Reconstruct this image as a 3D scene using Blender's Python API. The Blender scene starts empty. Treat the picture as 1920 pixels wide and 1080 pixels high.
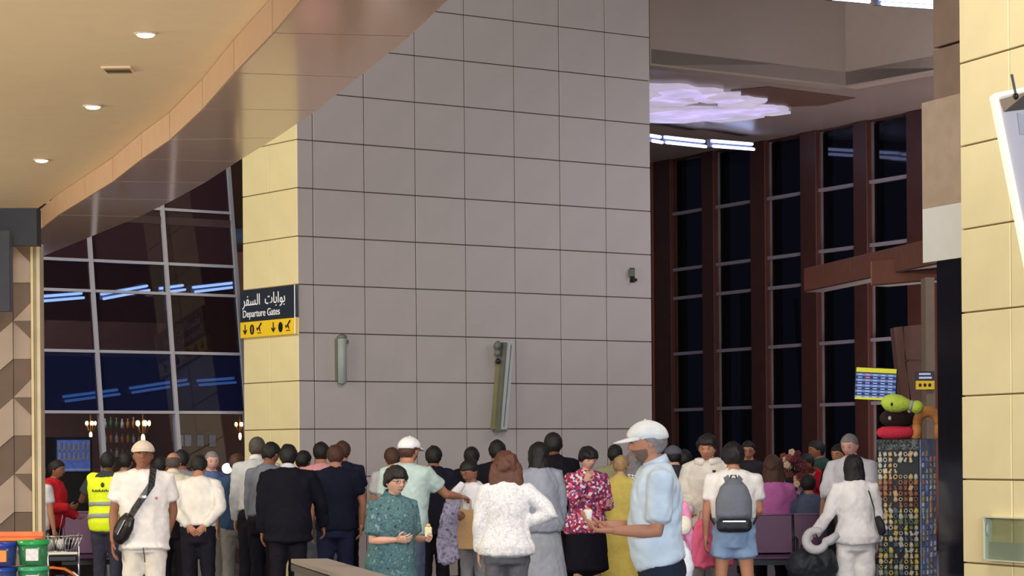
import bpy, math, random
from mathutils import Vector, Matrix, noise
random.seed(7)
PI = math.pi
R = math.radians
SC = bpy.context.scene
COL = SC.collection

# ------------------------------------------------------------------ camera
FPX, CX, CY, EYE, ROLL = 4606.0, 960.0, 850.0, 1.6, 0.008
cam_d = bpy.data.cameras.new('camera')
cam_d.sensor_width = 36.0
cam_d.lens = 36.0 * FPX / 1920.0
cam_d.shift_y = (CY - 540.0) / 1920.0
cam_d.clip_end = 300
cam = bpy.data.objects.new('camera', cam_d)
COL.objects.link(cam)
cam.matrix_world = Matrix.Translation((0, 0, EYE)) @ Matrix.Rotation(ROLL, 4, 'Y') @ Matrix.Rotation(PI / 2, 4, 'X')
SC.camera = cam

# ------------------------------------------------------------------ world, lights, exposure
SC.view_settings.view_transform = 'Standard'
SC.view_settings.look = 'None'
SC.view_settings.gamma = 1.0
SC.view_settings.use_curve_mapping = False
SC.view_settings.exposure = 0.0
world = bpy.data.worlds.new('night')
world.use_nodes = True
world.node_tree.nodes['Background'].inputs[0].default_value = (0.55, 0.58, 0.75, 1)
world.node_tree.nodes['Background'].inputs[1].default_value = 0.10
SC.world = world

def area(name, loc, target, sx, sy, power, col):
    l = bpy.data.lights.new(name, 'AREA')
    l.shape = 'RECTANGLE'; l.size = sx; l.size_y = sy; l.energy = power; l.color = col
    o = bpy.data.objects.new(name, l)
    COL.objects.link(o)
    o.location = loc
    o.rotation_euler = (Vector(target) - Vector(loc)).to_track_quat('-Z', 'Y').to_euler()
    return o
LIGHTS = [
    ('hall_light', (3.0, -8.0, 3.8), (0.5, 28, 1.6), 9, 2.5, 3900, (0.90, 0.94, 1.0)),
    ('cafe_light', (-9.5, 15.0, 3.2), (1.0, 24, 3.2), 3, 3, 480, (1.0, 0.90, 0.70)),
    ('floor_bounce_light', (-4.0, 14.0, 0.3), (-4, 17, 4.1), 7, 7, 150, (1.0, 0.88, 0.72)),
    ('high_hall_light', (3.0, 14.0, 8.6), (2.0, 29, 2.5), 7, 4, 900, (1.0, 0.88, 0.78)),
    ('yellow_wall_fill', (-8.5, 25.5, 6.6), (-3.0, 31.2, 4.6), 2, 2, 390, (1.0, 0.89, 0.69)),  # added unseen lamp that brightens the yellow return wall
    ('ceiling_bounce_fill', (-8.7, 20.5, 2.3), (-6.3, 21.2, 4.1), 4, 4, 130, (1.0, 0.91, 0.76)),  # added fill imitating floor bounce on the far cream ceiling
    ('shop_fill', (-6.0, 33.2, 4.2), (-6.5, 37, 3.0), 1.5, .6, 130, (1.0, 0.84, 0.70)),  # added fill that brightens the mezzanine and back wall of the shop
    ('gate_bounce_fill', (6.5, 36.5, 0.6), (6.3, 37.5, 7.0), 3, 3, 260, (1.0, 0.86, 0.82)),  # added fill imitating bounce from the floor onto the gate ceiling
    ('gate_light', (7.5, 31.0, 6.4), (7.5, 34, 0.0), 5, 5, 260, (0.85, 0.88, 1.0)),
]
for a in LIGHTS:
    area(*a)

# ------------------------------------------------------------------ colour and materials
def lin(c):
    return tuple(((v / 255.0) / 12.92 if v <= 10 else ((v / 255.0 + 0.055) / 1.055) ** 2.4) for v in c)
MATS = {}
def mat(name, c, rough=0.7, metal=0.0, emit=0.0, var=0.08, scale=6.0, bump=0.0, bscale=40.0, spec=0.4):
    if name in MATS: return MATS[name]
    m = bpy.data.materials.new(name); m.use_nodes = True
    nt = m.node_tree; b = nt.nodes['Principled BSDF']
    b.inputs['Roughness'].default_value = rough
    b.inputs['Metallic'].default_value = metal
    b.inputs['Specular IOR Level'].default_value = spec
    L = lin(c)
    tc = nt.nodes.new('ShaderNodeTexCoord')
    if var > 0:
        n = nt.nodes.new('ShaderNodeTexNoise'); n.inputs['Scale'].default_value = scale; n.inputs['Detail'].default_value = 4
        nt.links.new(tc.outputs['Object'], n.inputs['Vector'])
        r = nt.nodes.new('ShaderNodeMapRange')
        r.inputs[1].default_value = 0.3; r.inputs[2].default_value = 0.7
        r.inputs[3].default_value = 1 - var; r.inputs[4].default_value = 1 + var
        nt.links.new(n.outputs['Fac'], r.inputs[0])
        mx = nt.nodes.new('ShaderNodeVectorMath'); mx.operation = 'SCALE'
        mx.inputs[0].default_value = L
        nt.links.new(r.outputs[0], mx.inputs['Scale'])
        nt.links.new(mx.outputs[0], b.inputs['Base Color'])
    else:
        b.inputs['Base Color'].default_value = (*L, 1)
    if bump > 0:
        n2 = nt.nodes.new('ShaderNodeTexNoise'); n2.inputs['Scale'].default_value = bscale; n2.inputs['Detail'].default_value = 3
        nt.links.new(tc.outputs['Object'], n2.inputs['Vector'])
        bp = nt.nodes.new('ShaderNodeBump'); bp.inputs['Strength'].default_value = bump; bp.inputs['Distance'].default_value = 0.02
        nt.links.new(n2.outputs['Fac'], bp.inputs['Height']); nt.links.new(bp.outputs[0], b.inputs['Normal'])
    if emit > 0:
        b.inputs['Emission Color'].default_value = (*L, 1); b.inputs['Emission Strength'].default_value = emit
    MATS[name] = m
    return m

def cloth(name, c, var=0.10, bump=0.35):
    return mat('cloth_' + name, c, 0.85, var=var, scale=9, bump=bump, bscale=14, spec=0.15)

def pattern(name, cols, scale=22.0, mode='voronoi'):
    """printed fabric: several colours by position"""
    m = bpy.data.materials.new(name); m.use_nodes = True
    nt = m.node_tree; b = nt.nodes['Principled BSDF']; b.inputs['Roughness'].default_value = 0.85
    b.inputs['Specular IOR Level'].default_value = 0.15
    tc = nt.nodes.new('ShaderNodeTexCoord')
    if mode == 'voronoi':
        n = nt.nodes.new('ShaderNodeTexVoronoi'); n.inputs['Scale'].default_value = scale
        sep = nt.nodes.new('ShaderNodeSeparateColor'); nt.links.new(n.outputs['Color'], sep.inputs[0]); out = sep.outputs[0]
    else:
        n = nt.nodes.new('ShaderNodeTexNoise'); n.inputs['Scale'].default_value = scale; n.inputs['Detail'].default_value = 5; out = n.outputs['Fac']
    nt.links.new(tc.outputs['Object'], n.inputs['Vector'])
    cr = nt.nodes.new('ShaderNodeValToRGB'); cr.color_ramp.interpolation = 'CONSTANT' if mode == 'voronoi' else 'LINEAR'
    while len(cr.color_ramp.elements) < len(cols): cr.color_ramp.elements.new(0.5)
    for i, c in enumerate(cols):
        e = cr.color_ramp.elements[i]
        e.position = i / len(cols) if mode == 'voronoi' else 0.32 + 0.36 * i / max(1, len(cols) - 1)
        e.color = (*lin(c), 1)
    nt.links.new(out, cr.inputs[0]); nt.links.new(cr.outputs[0], b.inputs['Base Color'])
    return m

def glass(name, tint, gloss=0.12, rough=0.02, opacity=0.0, ocol=(0, 0, 0)):
    m = bpy.data.materials.new(name); m.use_nodes = True
    nt = m.node_tree; nt.nodes.clear()
    o = nt.nodes.new('ShaderNodeOutputMaterial'); t = nt.nodes.new('ShaderNodeBsdfTransparent'); g = nt.nodes.new('ShaderNodeBsdfGlossy')
    t.inputs[0].default_value = (*tint, 1); g.inputs['Roughness'].default_value = rough
    g.inputs[0].default_value = (0.8, 0.82, 0.9, 1)
    d = nt.nodes.new('ShaderNodeBsdfDiffuse'); d.inputs[0].default_value = (*ocol, 1)
    m0 = nt.nodes.new('ShaderNodeMixShader'); m0.inputs[0].default_value = opacity
    nt.links.new(t.outputs[0], m0.inputs[1]); nt.links.new(d.outputs[0], m0.inputs[2])
    mx = nt.nodes.new('ShaderNodeMixShader'); mx.inputs[0].default_value = gloss
    nt.links.new(m0.outputs[0], mx.inputs[1]); nt.links.new(g.outputs[0], mx.inputs[2]); nt.links.new(mx.outputs[0], o.inputs[0])
    return m

# ------------------------------------------------------------------ projection helpers (photo measurement -> place in the hall)
_c, _s = math.cos(ROLL), math.sin(ROLL)
def uv(px, py):
    u, v = (px - CX) / FPX, (CY - py) / FPX
    return _c * u + _s * v, -_s * u + _c * v
def at(px, py, d):
    u, v = uv(px, py)
    return Vector((u * d, d, EYE + v * d))
def atz(px, py, z):
    u, v = uv(px, py)
    d = (z - EYE) / v
    return Vector((u * d, d, z))

# ------------------------------------------------------------------ mesh builder
class MB:
    def __init__(s): s.v = []; s.f = []; s.m = []
    def add(s, vs, fs, mi=0):
        b = len(s.v); s.v += [tuple(x) for x in vs]; s.f += [tuple(b + i for i in f) for f in fs]; s.m += [mi] * len(fs)
        return s
    def box(s, a, b, M=None, mi=0):
        x0, y0, z0 = a; x1, y1, z1 = b
        vs = [Vector(p) for p in ((x0,y0,z0),(x1,y0,z0),(x1,y1,z0),(x0,y1,z0),(x0,y0,z1),(x1,y0,z1),(x1,y1,z1),(x0,y1,z1))]
        if M: vs = [M @ p for p in vs]
        return s.add(vs, [(0,3,2,1),(4,5,6,7),(0,1,5,4),(1,2,6,5),(2,3,7,6),(3,0,4,7)], mi)
    def cbox(s, a, b, c, M=None, mi=0):
        """box with chamfered edges (convex corners cut by c)"""
        x0, y0, z0 = a; x1, y1, z1 = b
        vs = []; idx = {}
        for i, x in enumerate((x0, x1)):
            for j, y in enumerate((y0, y1)):
                for k, z in enumerate((z0, z1)):
                    sx, sy, sz = (1, -1)[i], (1, -1)[j], (1, -1)[k]
                    for ax in range(3):
                        p = Vector((x, y, z)) + Vector((0 if ax == 0 else sx * c, 0 if ax == 1 else sy * c, 0 if ax == 2 else sz * c))
                        idx[(i, j, k, ax)] = len(vs); vs.append(M @ p if M else p)
        I = idx; fs = []
        for i in (0, 1):
            q = [I[(i,0,0,0)], I[(i,1,0,0)], I[(i,1,1,0)], I[(i,0,1,0)]]; fs.append(q if i else q[::-1])
            q = [I[(0,i,0,1)], I[(1,i,0,1)], I[(1,i,1,1)], I[(0,i,1,1)]]; fs.append(q[::-1] if i else q)
            q = [I[(0,0,i,2)], I[(1,0,i,2)], I[(1,1,i,2)], I[(0,1,i,2)]]; fs.append(q if i else q[::-1])
        for j in (0, 1):
            for k in (0, 1):
                fs.append([I[(0,j,k,1)], I[(1,j,k,1)], I[(1,j,k,2)], I[(0,j,k,2)]])
                fs.append([I[(j,0,k,0)], I[(j,1,k,0)], I[(j,1,k,2)], I[(j,0,k,2)]])
                fs.append([I[(j,k,0,0)], I[(j,k,1,0)], I[(j,k,1,1)], I[(j,k,0,1)]])
                for i in (0, 1): fs.append([I[(i,j,k,0)], I[(i,j,k,1)], I[(i,j,k,2)]])
        # repeated triangles appear twice per corner loop; keep unique
        seen = set(); out = []
        for f in fs:
            t = tuple(sorted(f))
            if t not in seen: seen.add(t); out.append(f)
        return s.add(vs, out, mi)
    def prism(s, pts, z0, z1, mi=0):
        n = len(pts)
        vs = [(p[0], p[1], z0) for p in pts] + [(p[0], p[1], z1) for p in pts]
        return s.add(vs, [tuple(range(n))[::-1], tuple(range(n, 2 * n))] + [(i, (i + 1) % n, n + (i + 1) % n, n + i) for i in range(n)], mi)
    def slab(s, quad, off, mi=0):
        """polygon in space given thickness off"""
        n = len(quad); q = [Vector(p) for p in quad]
        vs = q + [p + Vector(off) for p in q]
        return s.add(vs, [tuple(range(n)), tuple(range(n, 2 * n))[::-1]] + [(i, n + i, n + (i + 1) % n, (i + 1) % n) for i in range(n)], mi)
    def loft(s, pts, rads, side=(1, 0, 0), n=12, mi=0, cap=True, ck=0.5):
        pts = [Vector(p) for p in pts]; side = Vector(side)
        rads = [(r, r) if not isinstance(r, (tuple, list)) else r for r in rads]
        vs = []
        for i, p in enumerate(pts):
            t = (pts[min(i + 1, len(pts) - 1)] - pts[max(i - 1, 0)])
            if t.length < 1e-9: t = Vector((0, 0, 1))
            t.normalize()
            x = side - t * side.dot(t)
            if x.length < 1e-3: x = t.orthogonal()
            x.normalize(); y = t.cross(x)
            for k in range(n):
                a = 2 * PI * k / n
                vs.append(p + x * (math.cos(a) * rads[i][0]) + y * (math.sin(a) * rads[i][1]))
        fs = [(i * n + k, i * n + (k + 1) % n, (i + 1) * n + (k + 1) % n, (i + 1) * n + k) for i in range(len(pts) - 1) for k in range(n)]
        if cap:
            t0 = (pts[0] - pts[1]).normalized() * min(rads[0]) * ck; t1 = (pts[-1] - pts[-2]).normalized() * min(rads[-1]) * ck
            a = len(vs); vs.append(pts[0] + t0); b = len(vs); vs.append(pts[-1] + t1); L = (len(pts) - 1) * n
            fs += [(a, (k + 1) % n, k) for k in range(n)] + [(b, L + k, L + (k + 1) % n) for k in range(n)]
        return s.add(vs, fs, mi)
    def ball(s, c, r, M=None, nu=14, nv=9, mi=0):
        c = Vector(c); r = (r, r, r) if not isinstance(r, (tuple, list)) else r
        vs = []; fs = []
        for j in range(nv + 1):
            th = PI * j / nv
            for i in range(nu):
                ph = 2 * PI * i / nu
                p = Vector((r[0] * math.sin(th) * math.cos(ph), r[1] * math.sin(th) * math.sin(ph), r[2] * math.cos(th)))
                vs.append(c + (M @ p if M else p))
        for j in range(nv):
            for i in range(nu):
                fs.append((j * nu + i, (j + 1) * nu + i, (j + 1) * nu + (i + 1) % nu, j * nu + (i + 1) % nu))
        return s.add(vs, fs, mi)
    def mesh(s, name):
        me = bpy.data.meshes.new(name); me.from_pydata(s.v, [], s.f); me.update()
        if any(s.m): me.polygons.foreach_set('material_index', s.m)
        return me
    def build(s, name, m, parent=None, smooth=False, loc=None):
        me = s.mesh(name)
        for q in (m if isinstance(m, (list, tuple)) else [m]): me.materials.append(q)
        if smooth: me.polygons.foreach_set('use_smooth', [True] * len(me.polygons))
        o = bpy.data.objects.new(name, me); COL.objects.link(o)
        if parent: o.parent = parent
        if loc is not None: o.location = loc
        return o
def tag(o, label=None, cat=None, group=None, kind=None):
    if label: o['label'] = label
    if cat: o['category'] = cat
    if group: o['group'] = group
    if kind: o['kind'] = kind
    return o
def empty(name, loc=(0, 0, 0), rz=0.0, **k):
    o = bpy.data.objects.new(name, None); COL.objects.link(o); o.location = loc; o.rotation_euler = (0, 0, rz)
    o.empty_display_size = 0.1
    return tag(o, **k)
def struct(name, loc=(0, 0, 0), rz=0.0):
    return empty(name, loc, rz, kind='structure')
def inst(name, me, parent, loc, rz=0.0, sc=None):
    o = bpy.data.objects.new(name, me); COL.objects.link(o); o.parent = parent; o.location = loc; o.rotation_euler = (0, 0, rz)
    if sc: o.scale = sc
    return o
def text_mesh(body, size, mats_, name='lettering', align='LEFT', depth=0.002):
    cu = bpy.data.curves.new('t', 'FONT'); cu.body = body; cu.size = size; cu.align_x = align; cu.extrude = depth; cu.resolution_u = 3
    o = bpy.data.objects.new('t', cu); COL.objects.link(o)
    dg = bpy.context.evaluated_depsgraph_get()
    me = bpy.data.meshes.new_from_object(o.evaluated_get(dg)); me.name = name
    bpy.data.objects.remove(o); me.materials.clear(); me.materials.append(mats_)
    return me

# ------------------------------------------------------------------ vertical wall frames
class Wall:
    """vertical plane through P0 with unit direction D; t along D, n towards the viewer"""
    def __init__(s, p0, D, lean=0.0):
        s.p = Vector((p0[0], p0[1], 0)); s.D = Vector((D[0], D[1], 0)).normalized()
        s.N = Vector((s.D.y, -s.D.x, 0))
        if s.N.dot(s.p) > 0: s.N = -s.N
        s.lean = lean
        Z = (Vector((0, 0, 1)) - s.N * lean)
        s.Z = Z
        s.M = Matrix(((s.D.x, s.N.x, Z.x, s.p.x), (s.D.y, s.N.y, Z.y, s.p.y), (s.D.z, s.N.z, Z.z, 0), (0, 0, 0, 1)))
        s.I = s.M.inverted()
    def hit(s, px, py):
        u, v = uv(px, py)
        o = s.I @ Vector((0, 0, EYE)); d = s.I.to_3x3() @ Vector((u, 1, v))
        k = -o.y / d.y
        return o.x + d.x * k, o.z + d.z * k
    def P(s, t, z, n=0.0): return s.M @ Vector((t, n, z))
    def box(s, mb, t0, t1, z0, z1, n0, n1, mi=0, c=0.0):
        if c: mb.cbox((t0, n0, z0), (t1, n1, z1), c, s.M, mi)
        else: mb.box((t0, n0, z0), (t1, n1, z1), s.M, mi)
        return mb

U = Vector((0.805, 0.593, 0)); V = Vector((-0.593, 0.805, 0))
D0 = 30.7
corner = at(560, 700, D0)
W_beige = Wall(corner, U)
W_yel = Wall(corner, V)
yel_far = corner + V * W_yel.hit(456, 700)[0]
W_lg = Wall(yel_far, U, lean=0.13)
aG = R(29.2)
W_rg = Wall(at(1297, 700, 44.9), (math.sin(aG), -math.cos(aG)))
aP = R(20.5)
W_pil = Wall(at(1803, 700, 17.8), (math.sin(aP), -math.cos(aP)))
W_fas = Wall(at(1765, 440, 21.0), (math.sin(R(22)), -math.cos(R(22))))

stone_shaded = mat('stone_shaded', (178, 168, 164), 0.45, var=0.05, scale=1.3, bump=0.05, bscale=9)  # same cream stone, the dim neutral light on this wall mixed into its colour
stone_warm_lit = mat('stone_warm_lit', (236, 222, 172), 0.5, var=0.06, scale=1.7, bump=0.05, bscale=7)  # same cream stone, warm light from the left mixed into its colour
joint_dark = mat('joint_dark', (78, 62, 56), 0.9, var=0)
joint_tan = mat('joint_tan', (128, 108, 74), 0.9, var=0)
cream = mat('ceiling_paint', (232, 208, 168), 0.6, var=0.02)
brown_wood = mat('brown_cladding', (74, 40, 33), 0.5, var=0.12, scale=3)
dark = mat('dark_void', (16, 15, 20), 0.8, var=0)
black_metal = mat('black_metal', (24, 24, 28), 0.4, var=0)
white_paint = mat('white_paint', (225, 226, 222), 0.5, var=0.02)
taupe = mat('taupe_plaster', (142, 126, 116), 0.7, var=0.03, scale=1)
tube_mat = mat('tube_light', (190, 205, 255), emit=5.0, var=0)
alu = mat('aluminium', (168, 168, 182), 0.4, metal=0.3, var=0.03)
chrome = mat('chrome', (200, 200, 205), 0.2, metal=0.9, var=0)

# ------------------------------------------------------------------ floor
fl = MB(); fl.box((-30, -14, -0.2), (30, 60, 0))
tag(fl.build('floor', mat('floor_stone', (120, 116, 120), 0.25, var=0.08, scale=1.5)), kind='structure')

# ------------------------------------------------------------------ tiled walls
def tiled(wall, name, ts, zs, stone, joint, thick=0.5, gap=0.006, flip=False, wild=None, core_ext=0.0):
    root = struct(name)
    c = MB(); wall.box(c, min(ts) + 0.03, max(ts) - 0.02, zs[0], zs[-1], -thick, -0.012)
    c.build('core', joint, root)
    cache = {}
    for i in range(len(ts) - 1):
        for j in range(len(zs) - 1):
            w, h = ts[i + 1] - ts[i], zs[j + 1] - zs[j]
            key = (round(w, 3), round(h, 3))
            if key not in cache:
                mb = MB(); mb.cbox((gap, -0.02, gap), (w - gap, 0.0, h - gap), 0.004)
                me = mb.mesh('tile'); me.materials.append(stone); cache[key] = me
            o = bpy.data.objects.new('tile', cache[key]); COL.objects.link(o); o.parent = root
            j_ = random.uniform(-0.002, 0.003)
            o.matrix_local = wall.M @ Matrix.Translation((ts[i], j_, zs[j]))
    return root

z714 = W_beige.hit(560, 714)[1]
RH = (W_beige.hit(560, 352)[1] - z714) / 4
zs = [0.0] + [z714 + RH * k for k in range(-2, 12)]
zs = [z for z in zs if z >= 0]
tb = [0.0] + [W_beige.hit(x, 600)[0] for x in (589, 685, 781, 874, 967, 1052, 1138, 1222)]
tiled(W_beige, 'wall_center', tb, zs, stone_shaded, joint_dark, thick=1.3)
ty = [0.0, W_yel.hit(506, 600)[0], W_yel.hit(456, 600)[0]]
tiled(W_yel, 'wall_yellow_return', ty, zs, stone_warm_lit, joint_tan, thick=1.2)
# near pillar on the right
z1 = W_pil.hit(1803, 275)[1]; z2 = W_pil.hit(1803, 743)[1]; ph = (z1 - z2) / 3
zp = [0.0] + [z2 + ph * k for k in range(-5, 7) if z2 + ph * k > 0.08]
tp = [0.0] + [W_pil.hit(x, 400)[0] for x in (1894, 1994, 2110)]
tiled(W_pil, 'wall_right_pillar', tp, zp, stone_warm_lit, joint_tan, thick=1.0)

# ------------------------------------------------------------------ low ceiling, bulkhead (left)
ZB, ZC = 3.9, 4.1
inner = [(-75, 468), (-40, 452), (75, 432), (112, 403), (163, 372), (215, 340), (269, 298), (322, 262), (384, 204), (443, 137), (516, 62), (590, -25), (680, -130), (790, -270)]
inner = inner[2:]
outer = [(79, 481), (262, 406), (325, 375), (385, 342), (445, 303), (518, 258), (594, 207), (672, 145), (768, 68), (862, -22), (960, -120), (1080, -262)]
inner = [(75, 432)] + inner[1:]
PI_ = [atz(x, y, ZB) for x, y in inner]
PO = [atz(x, y, ZB) for x, y in outer]
bulk = struct('trim_1')
soffit = bpy.data.materials.new('polished_soffit'); soffit.use_nodes = True
_b = soffit.node_tree.nodes['Principled BSDF']; _b.inputs['Base Color'].default_value = (*lin((222, 190, 168)), 1)
_b.inputs['Metallic'].default_value = 0.22; _b.inputs['Roughness'].default_value = 0.10
fascia_m = mat('fascia_tan', (190, 156, 126), 0.45, var=0.04)
core = MB()
core.prism([(p.x - 0.008, p.y) for p in PI_] + [(p.x, p.y) for p in reversed(PO)], ZB + 0.006, ZB + 0.19)
core.build('bulkhead_core', dark, bulk)
for i in range(len(PI_) - 1):
    a, b, c, d = PI_[i], PI_[i + 1], PO[i + 1], PO[i]
    g = 0.011
    ab = (b - a).normalized() * g; dc = (c - d).normalized() * g
    MB().slab([a + ab, d + dc, c - dc, b - ab], (0, 0, 0.02)).build('soffit_panel', soffit, bulk)
    n = Vector((b.y - a.y, -(b.x - a.x), 0)).normalized()
    if n.x > 0: n = -n
    MB().slab([a + ab, b - ab, b - ab + Vector((0, 0, ZC - ZB - 0.004)), a + ab + Vector((0, 0, ZC - ZB - 0.004))], n * 0.015).build('fascia_panel', fascia_m, bulk)
cl = MB()
cp = [(p.x, p.y) for p in PI_]
e = atz(70, 391, ZC)
cl.prism(cp[1:] + [(cp[-1][0] + 0.5, 7.0), (-9, 7.0), (-9, e.y), (e.x, e.y)], ZC, ZC + 0.15)
lowc = tag(cl.build('ceiling', cream), kind='structure')

glow = mat('downlight_glow', (255, 240, 205), emit=9.0, var=0)
ring_m = mat('downlight_trim', (205, 190, 165), 0.35, var=0)
for x, y, which in ((273, 62, 'nearest the top of the picture'), (174, 198, 'middle one, below the vent'), (78, 299, 'farthest from the viewer')):
    p = atz(x, y, ZC)
    r = empty('downlight', (p.x, p.y, ZC), label='round recessed downlight in the cream ceiling, ' + which, cat='ceiling light', group='recessed downlights in the cream ceiling')
    n = 24; m = MB()
    vs = []
    for q in range(n):
        a = q * 2 * PI / n
        for rr_, z_ in ((.072, 0), (.066, -.012), (.052, -.010), (.050, 0)): vs.append((rr_ * math.cos(a), rr_ * math.sin(a), z_))
    m.add(vs, [(4 * q + j, 4 * ((q + 1) % n) + j, 4 * ((q + 1) % n) + (j + 1) % 4, 4 * q + (j + 1) % 4) for q in range(n) for j in range(4)]); m.build('trim_ring', ring_m, r, True)
    MB().ball((0, 0, -0.014), (0.05, 0.05, 0.012), nu=20).build('lamp', glow, r, True)
    l = bpy.data.lights.new('downlight_lamp', 'SPOT'); l.energy = 60; l.spot_size = 2.2; l.color = (1, .85, .6); l.shadow_soft_size = 0.05
    lo = bpy.data.objects.new('lamp_light', l); COL.objects.link(lo); lo.parent = r; lo.location = (0, 0, -0.04)
p = atz(222, 129, ZC)
v = empty('ceiling_vent', (p.x, p.y, ZC), label='small square slotted vent in the cream ceiling between two downlights', cat='vent')
MB().box((-.095, -.11, -.012), (.095, .11, 0)).build('frame', cream, v)
for k in range(3): MB().box((-.08, -.08 + k * .06, -.02), (.08, -.055 + k * .06, -.01)).build('slot', joint_dark if k == 1 else joint_tan, v)

# ------------------------------------------------------------------ left: inclined glazing, shop behind
zl = [W_lg.hit(300, y)[1] for y in (880, 773, 661, 550, 494, 392, 290)]
mull = [456, 320, 178, 60, -60]
tm = [W_lg.hit(x, 700)[0] for x in mull]
tm[1] = W_lg.hit(325, 700)[0]; tm[2] = W_lg.hit(184, 700)[0]
lg = struct('window_1')
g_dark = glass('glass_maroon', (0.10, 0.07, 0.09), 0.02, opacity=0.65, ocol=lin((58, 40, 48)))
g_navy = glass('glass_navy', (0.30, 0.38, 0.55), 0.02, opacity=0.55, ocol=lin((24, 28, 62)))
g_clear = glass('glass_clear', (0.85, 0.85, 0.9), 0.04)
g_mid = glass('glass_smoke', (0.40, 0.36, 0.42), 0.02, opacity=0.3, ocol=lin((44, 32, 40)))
zz = [0.25] + zl
zz[1] = zl[0]
for i in range(len(tm) - 1):
    m = MB(); W_lg.box(m, tm[i] - 0.025, tm[i] + 0.025, 0.0, zz[-1], -0.06, 0.03); m.build('mullion', alu, lg)
    for j in range(1, len(zz) - 1):
        gm = {1: g_clear, 2: g_navy, 3: g_mid, 4: g_mid}.get(j, g_dark)
        m = MB(); W_lg.box(m, tm[i + 1] + 0.025, tm[i] - 0.025, zz[j] + 0.02, zz[j + 1] - 0.02, -0.02, -0.008); m.build('pane', gm, lg)
        if j > 1 or True:
            m = MB(); W_lg.box(m, tm[i + 1] + 0.025, tm[i] - 0.025, zz[j + 1] - 0.018, zz[j + 1] + 0.018, -0.05, 0.02)
            m.build('transom', alu, lg)
# shop room behind the glazing
shop = struct('wall_shop_back')
sb = Wall(yel_far + V * 6.8 - U * 0.0, U)
shop_w = mat('shop_wall_brown', (70, 48, 42), 0.8, var=0.1, scale=2)
m = MB(); sb.box(m, -12, 6.0, 0, 9, -0.2, 0); m.build('back_panel', shop_w, shop)
m = MB(); sb.box(m, 2.2, 2.4, 0, 9, 0.0, 6.6); m.build('side_panel', shop_w, shop)
m = MB(); sb.box(m, -12, 2.0, 3.08, 3.6, 0.0, 1.6); m.build('mezzanine', mat('mezzanine_brown', (140, 118, 108), 0.8), shop)
m = MB(); sb.box(m, -9, 3.0, 4.6, 4.7, 0.0, 6.2); m.build('shop_ceiling', mat('shop_ceiling', (60, 45, 48), 0.8), shop)

def strip(p0, p1, label, grp, w=0.035, gap=0.06, power=5.0):
    a, b = Vector(p0), Vector(p1)
    L = (b - a).length; rz = math.atan2(b.y - a.y, b.x - a.x)
    r = empty('strip_light', a, rz, label=label, cat='ceiling light', group=grp)
    tilt = math.atan2(b.z - a.z, math.hypot(b.x - a.x, b.y - a.y)); r.rotation_euler = (0, -tilt, rz)
    MB().box((-0.03, 0.03, -gap / 2 - .01), (L + 0.03, 0.09, gap / 2 + 0.03)).build('housing', mat('strip_housing', (90, 92, 105), 0.5, var=0), r)
    for sgn in (-1, 1):
        MB().loft([(0, sgn * .015, sgn * gap / 2), (L, sgn * .015, sgn * gap / 2)], [w / 2, w / 2], side=(0, 1, 0), n=8).build('tube', tube_mat, r, True)
    return r
def lamp_line(x0, y0, x1, y1, d0, d1, label, grp, **k):
    strip(at(x0, y0, d0), at(x1, y1, d1), label, grp, **k)
G1 = 'tube reflections built as strips behind the glazing on the left'  # glowing tubes stand in for hall lamps mirrored in the glass
hall_tube = tube_mat
tube_mat = mat('tube_reflection_bright', (150, 205, 255), emit=14.0, var=0)
lamp_line(80, 560, 155, 554, 31.6, 32.6, 'bright tube reflection built as a strip behind the glass, lower of the left ones beside the patterned column', G1)
lamp_line(192, 556, 278, 540, 32.0, 33.6, 'bright tube reflection built as a strip behind the glass, second from the left in the upper row', G1)
lamp_line(302, 545, 345, 539, 33.0, 34.0, 'short tube reflection built as a strip behind the glass at the middle upright', G1)
lamp_line(364, 543, 442, 534, 33.4, 34.6, 'brightest tube reflection built as a strip behind the glass, next to the yellow wall', G1)
tube_mat = mat('tube_reflection_dim', (170, 215, 255), emit=3.0, var=0)
lamp_line(121, 748, 222, 735, 32.0, 33.6, 'dim tube reflection built as a strip behind the dark blue panes, left of the upright', G1)
lamp_line(246, 732, 352, 716, 33.0, 34.4, 'dim tube reflection built as a strip behind the dark blue panes, crossing the upright', G1)
lamp_line(372, 718, 440, 713, 33.8, 34.8, 'dim tube reflection built as a strip behind the dark blue panes, nearest the yellow wall', G1)

warm = mat('sconce_glow', (255, 214, 140), emit=6.0, var=0)
brass = mat('brass', (170, 120, 60), 0.35, metal=0.7, var=0)
for x, y, big, lab in ((170, 795, 0, 'small warm wall lamp inside the shop, left of the white window upright'), (268, 795, 1, 'large warm chandelier lamp inside the shop, above the man in a white cap'), (450, 797, 0, 'warm wall lamp inside the shop, beside the yellow wall')):
    p = at(x, y, 33.2)
    r = empty('chandelier', p, label=lab, cat='lamp', group='warm lamps inside the shop')
    k = 1.0 if big else 0.75
    MB().loft([(0, 0, -.22 * k), (0, 0, .16 * k)], [0.012, 0.012], n=6).build('stem', brass, r)
    for q in range(5):
        a = q * 2 * PI / 5
        MB().loft([(0, 0, -.1 * k), (.05 * k * math.cos(a), .05 * k * math.sin(a), -.12 * k), (.085 * k * math.cos(a), .085 * k * math.sin(a), -.03 * k)], [0.006] * 3, n=5).build('arm', brass, r)
        MB().ball((.085 * k * math.cos(a), .085 * k * math.sin(a), 0.01), (.022 * k, .022 * k, .04 * k), nu=8, nv=6).build('shade', warm, r, True)
    MB().ball((0, 0, -.2 * k), (.028 * k, .028 * k, .07 * k), nu=8, nv=6).build('pendant', warm, r, True)
fr_m = mat('picture_white', (150, 148, 150), 0.6, var=0.15, scale=20)
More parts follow.
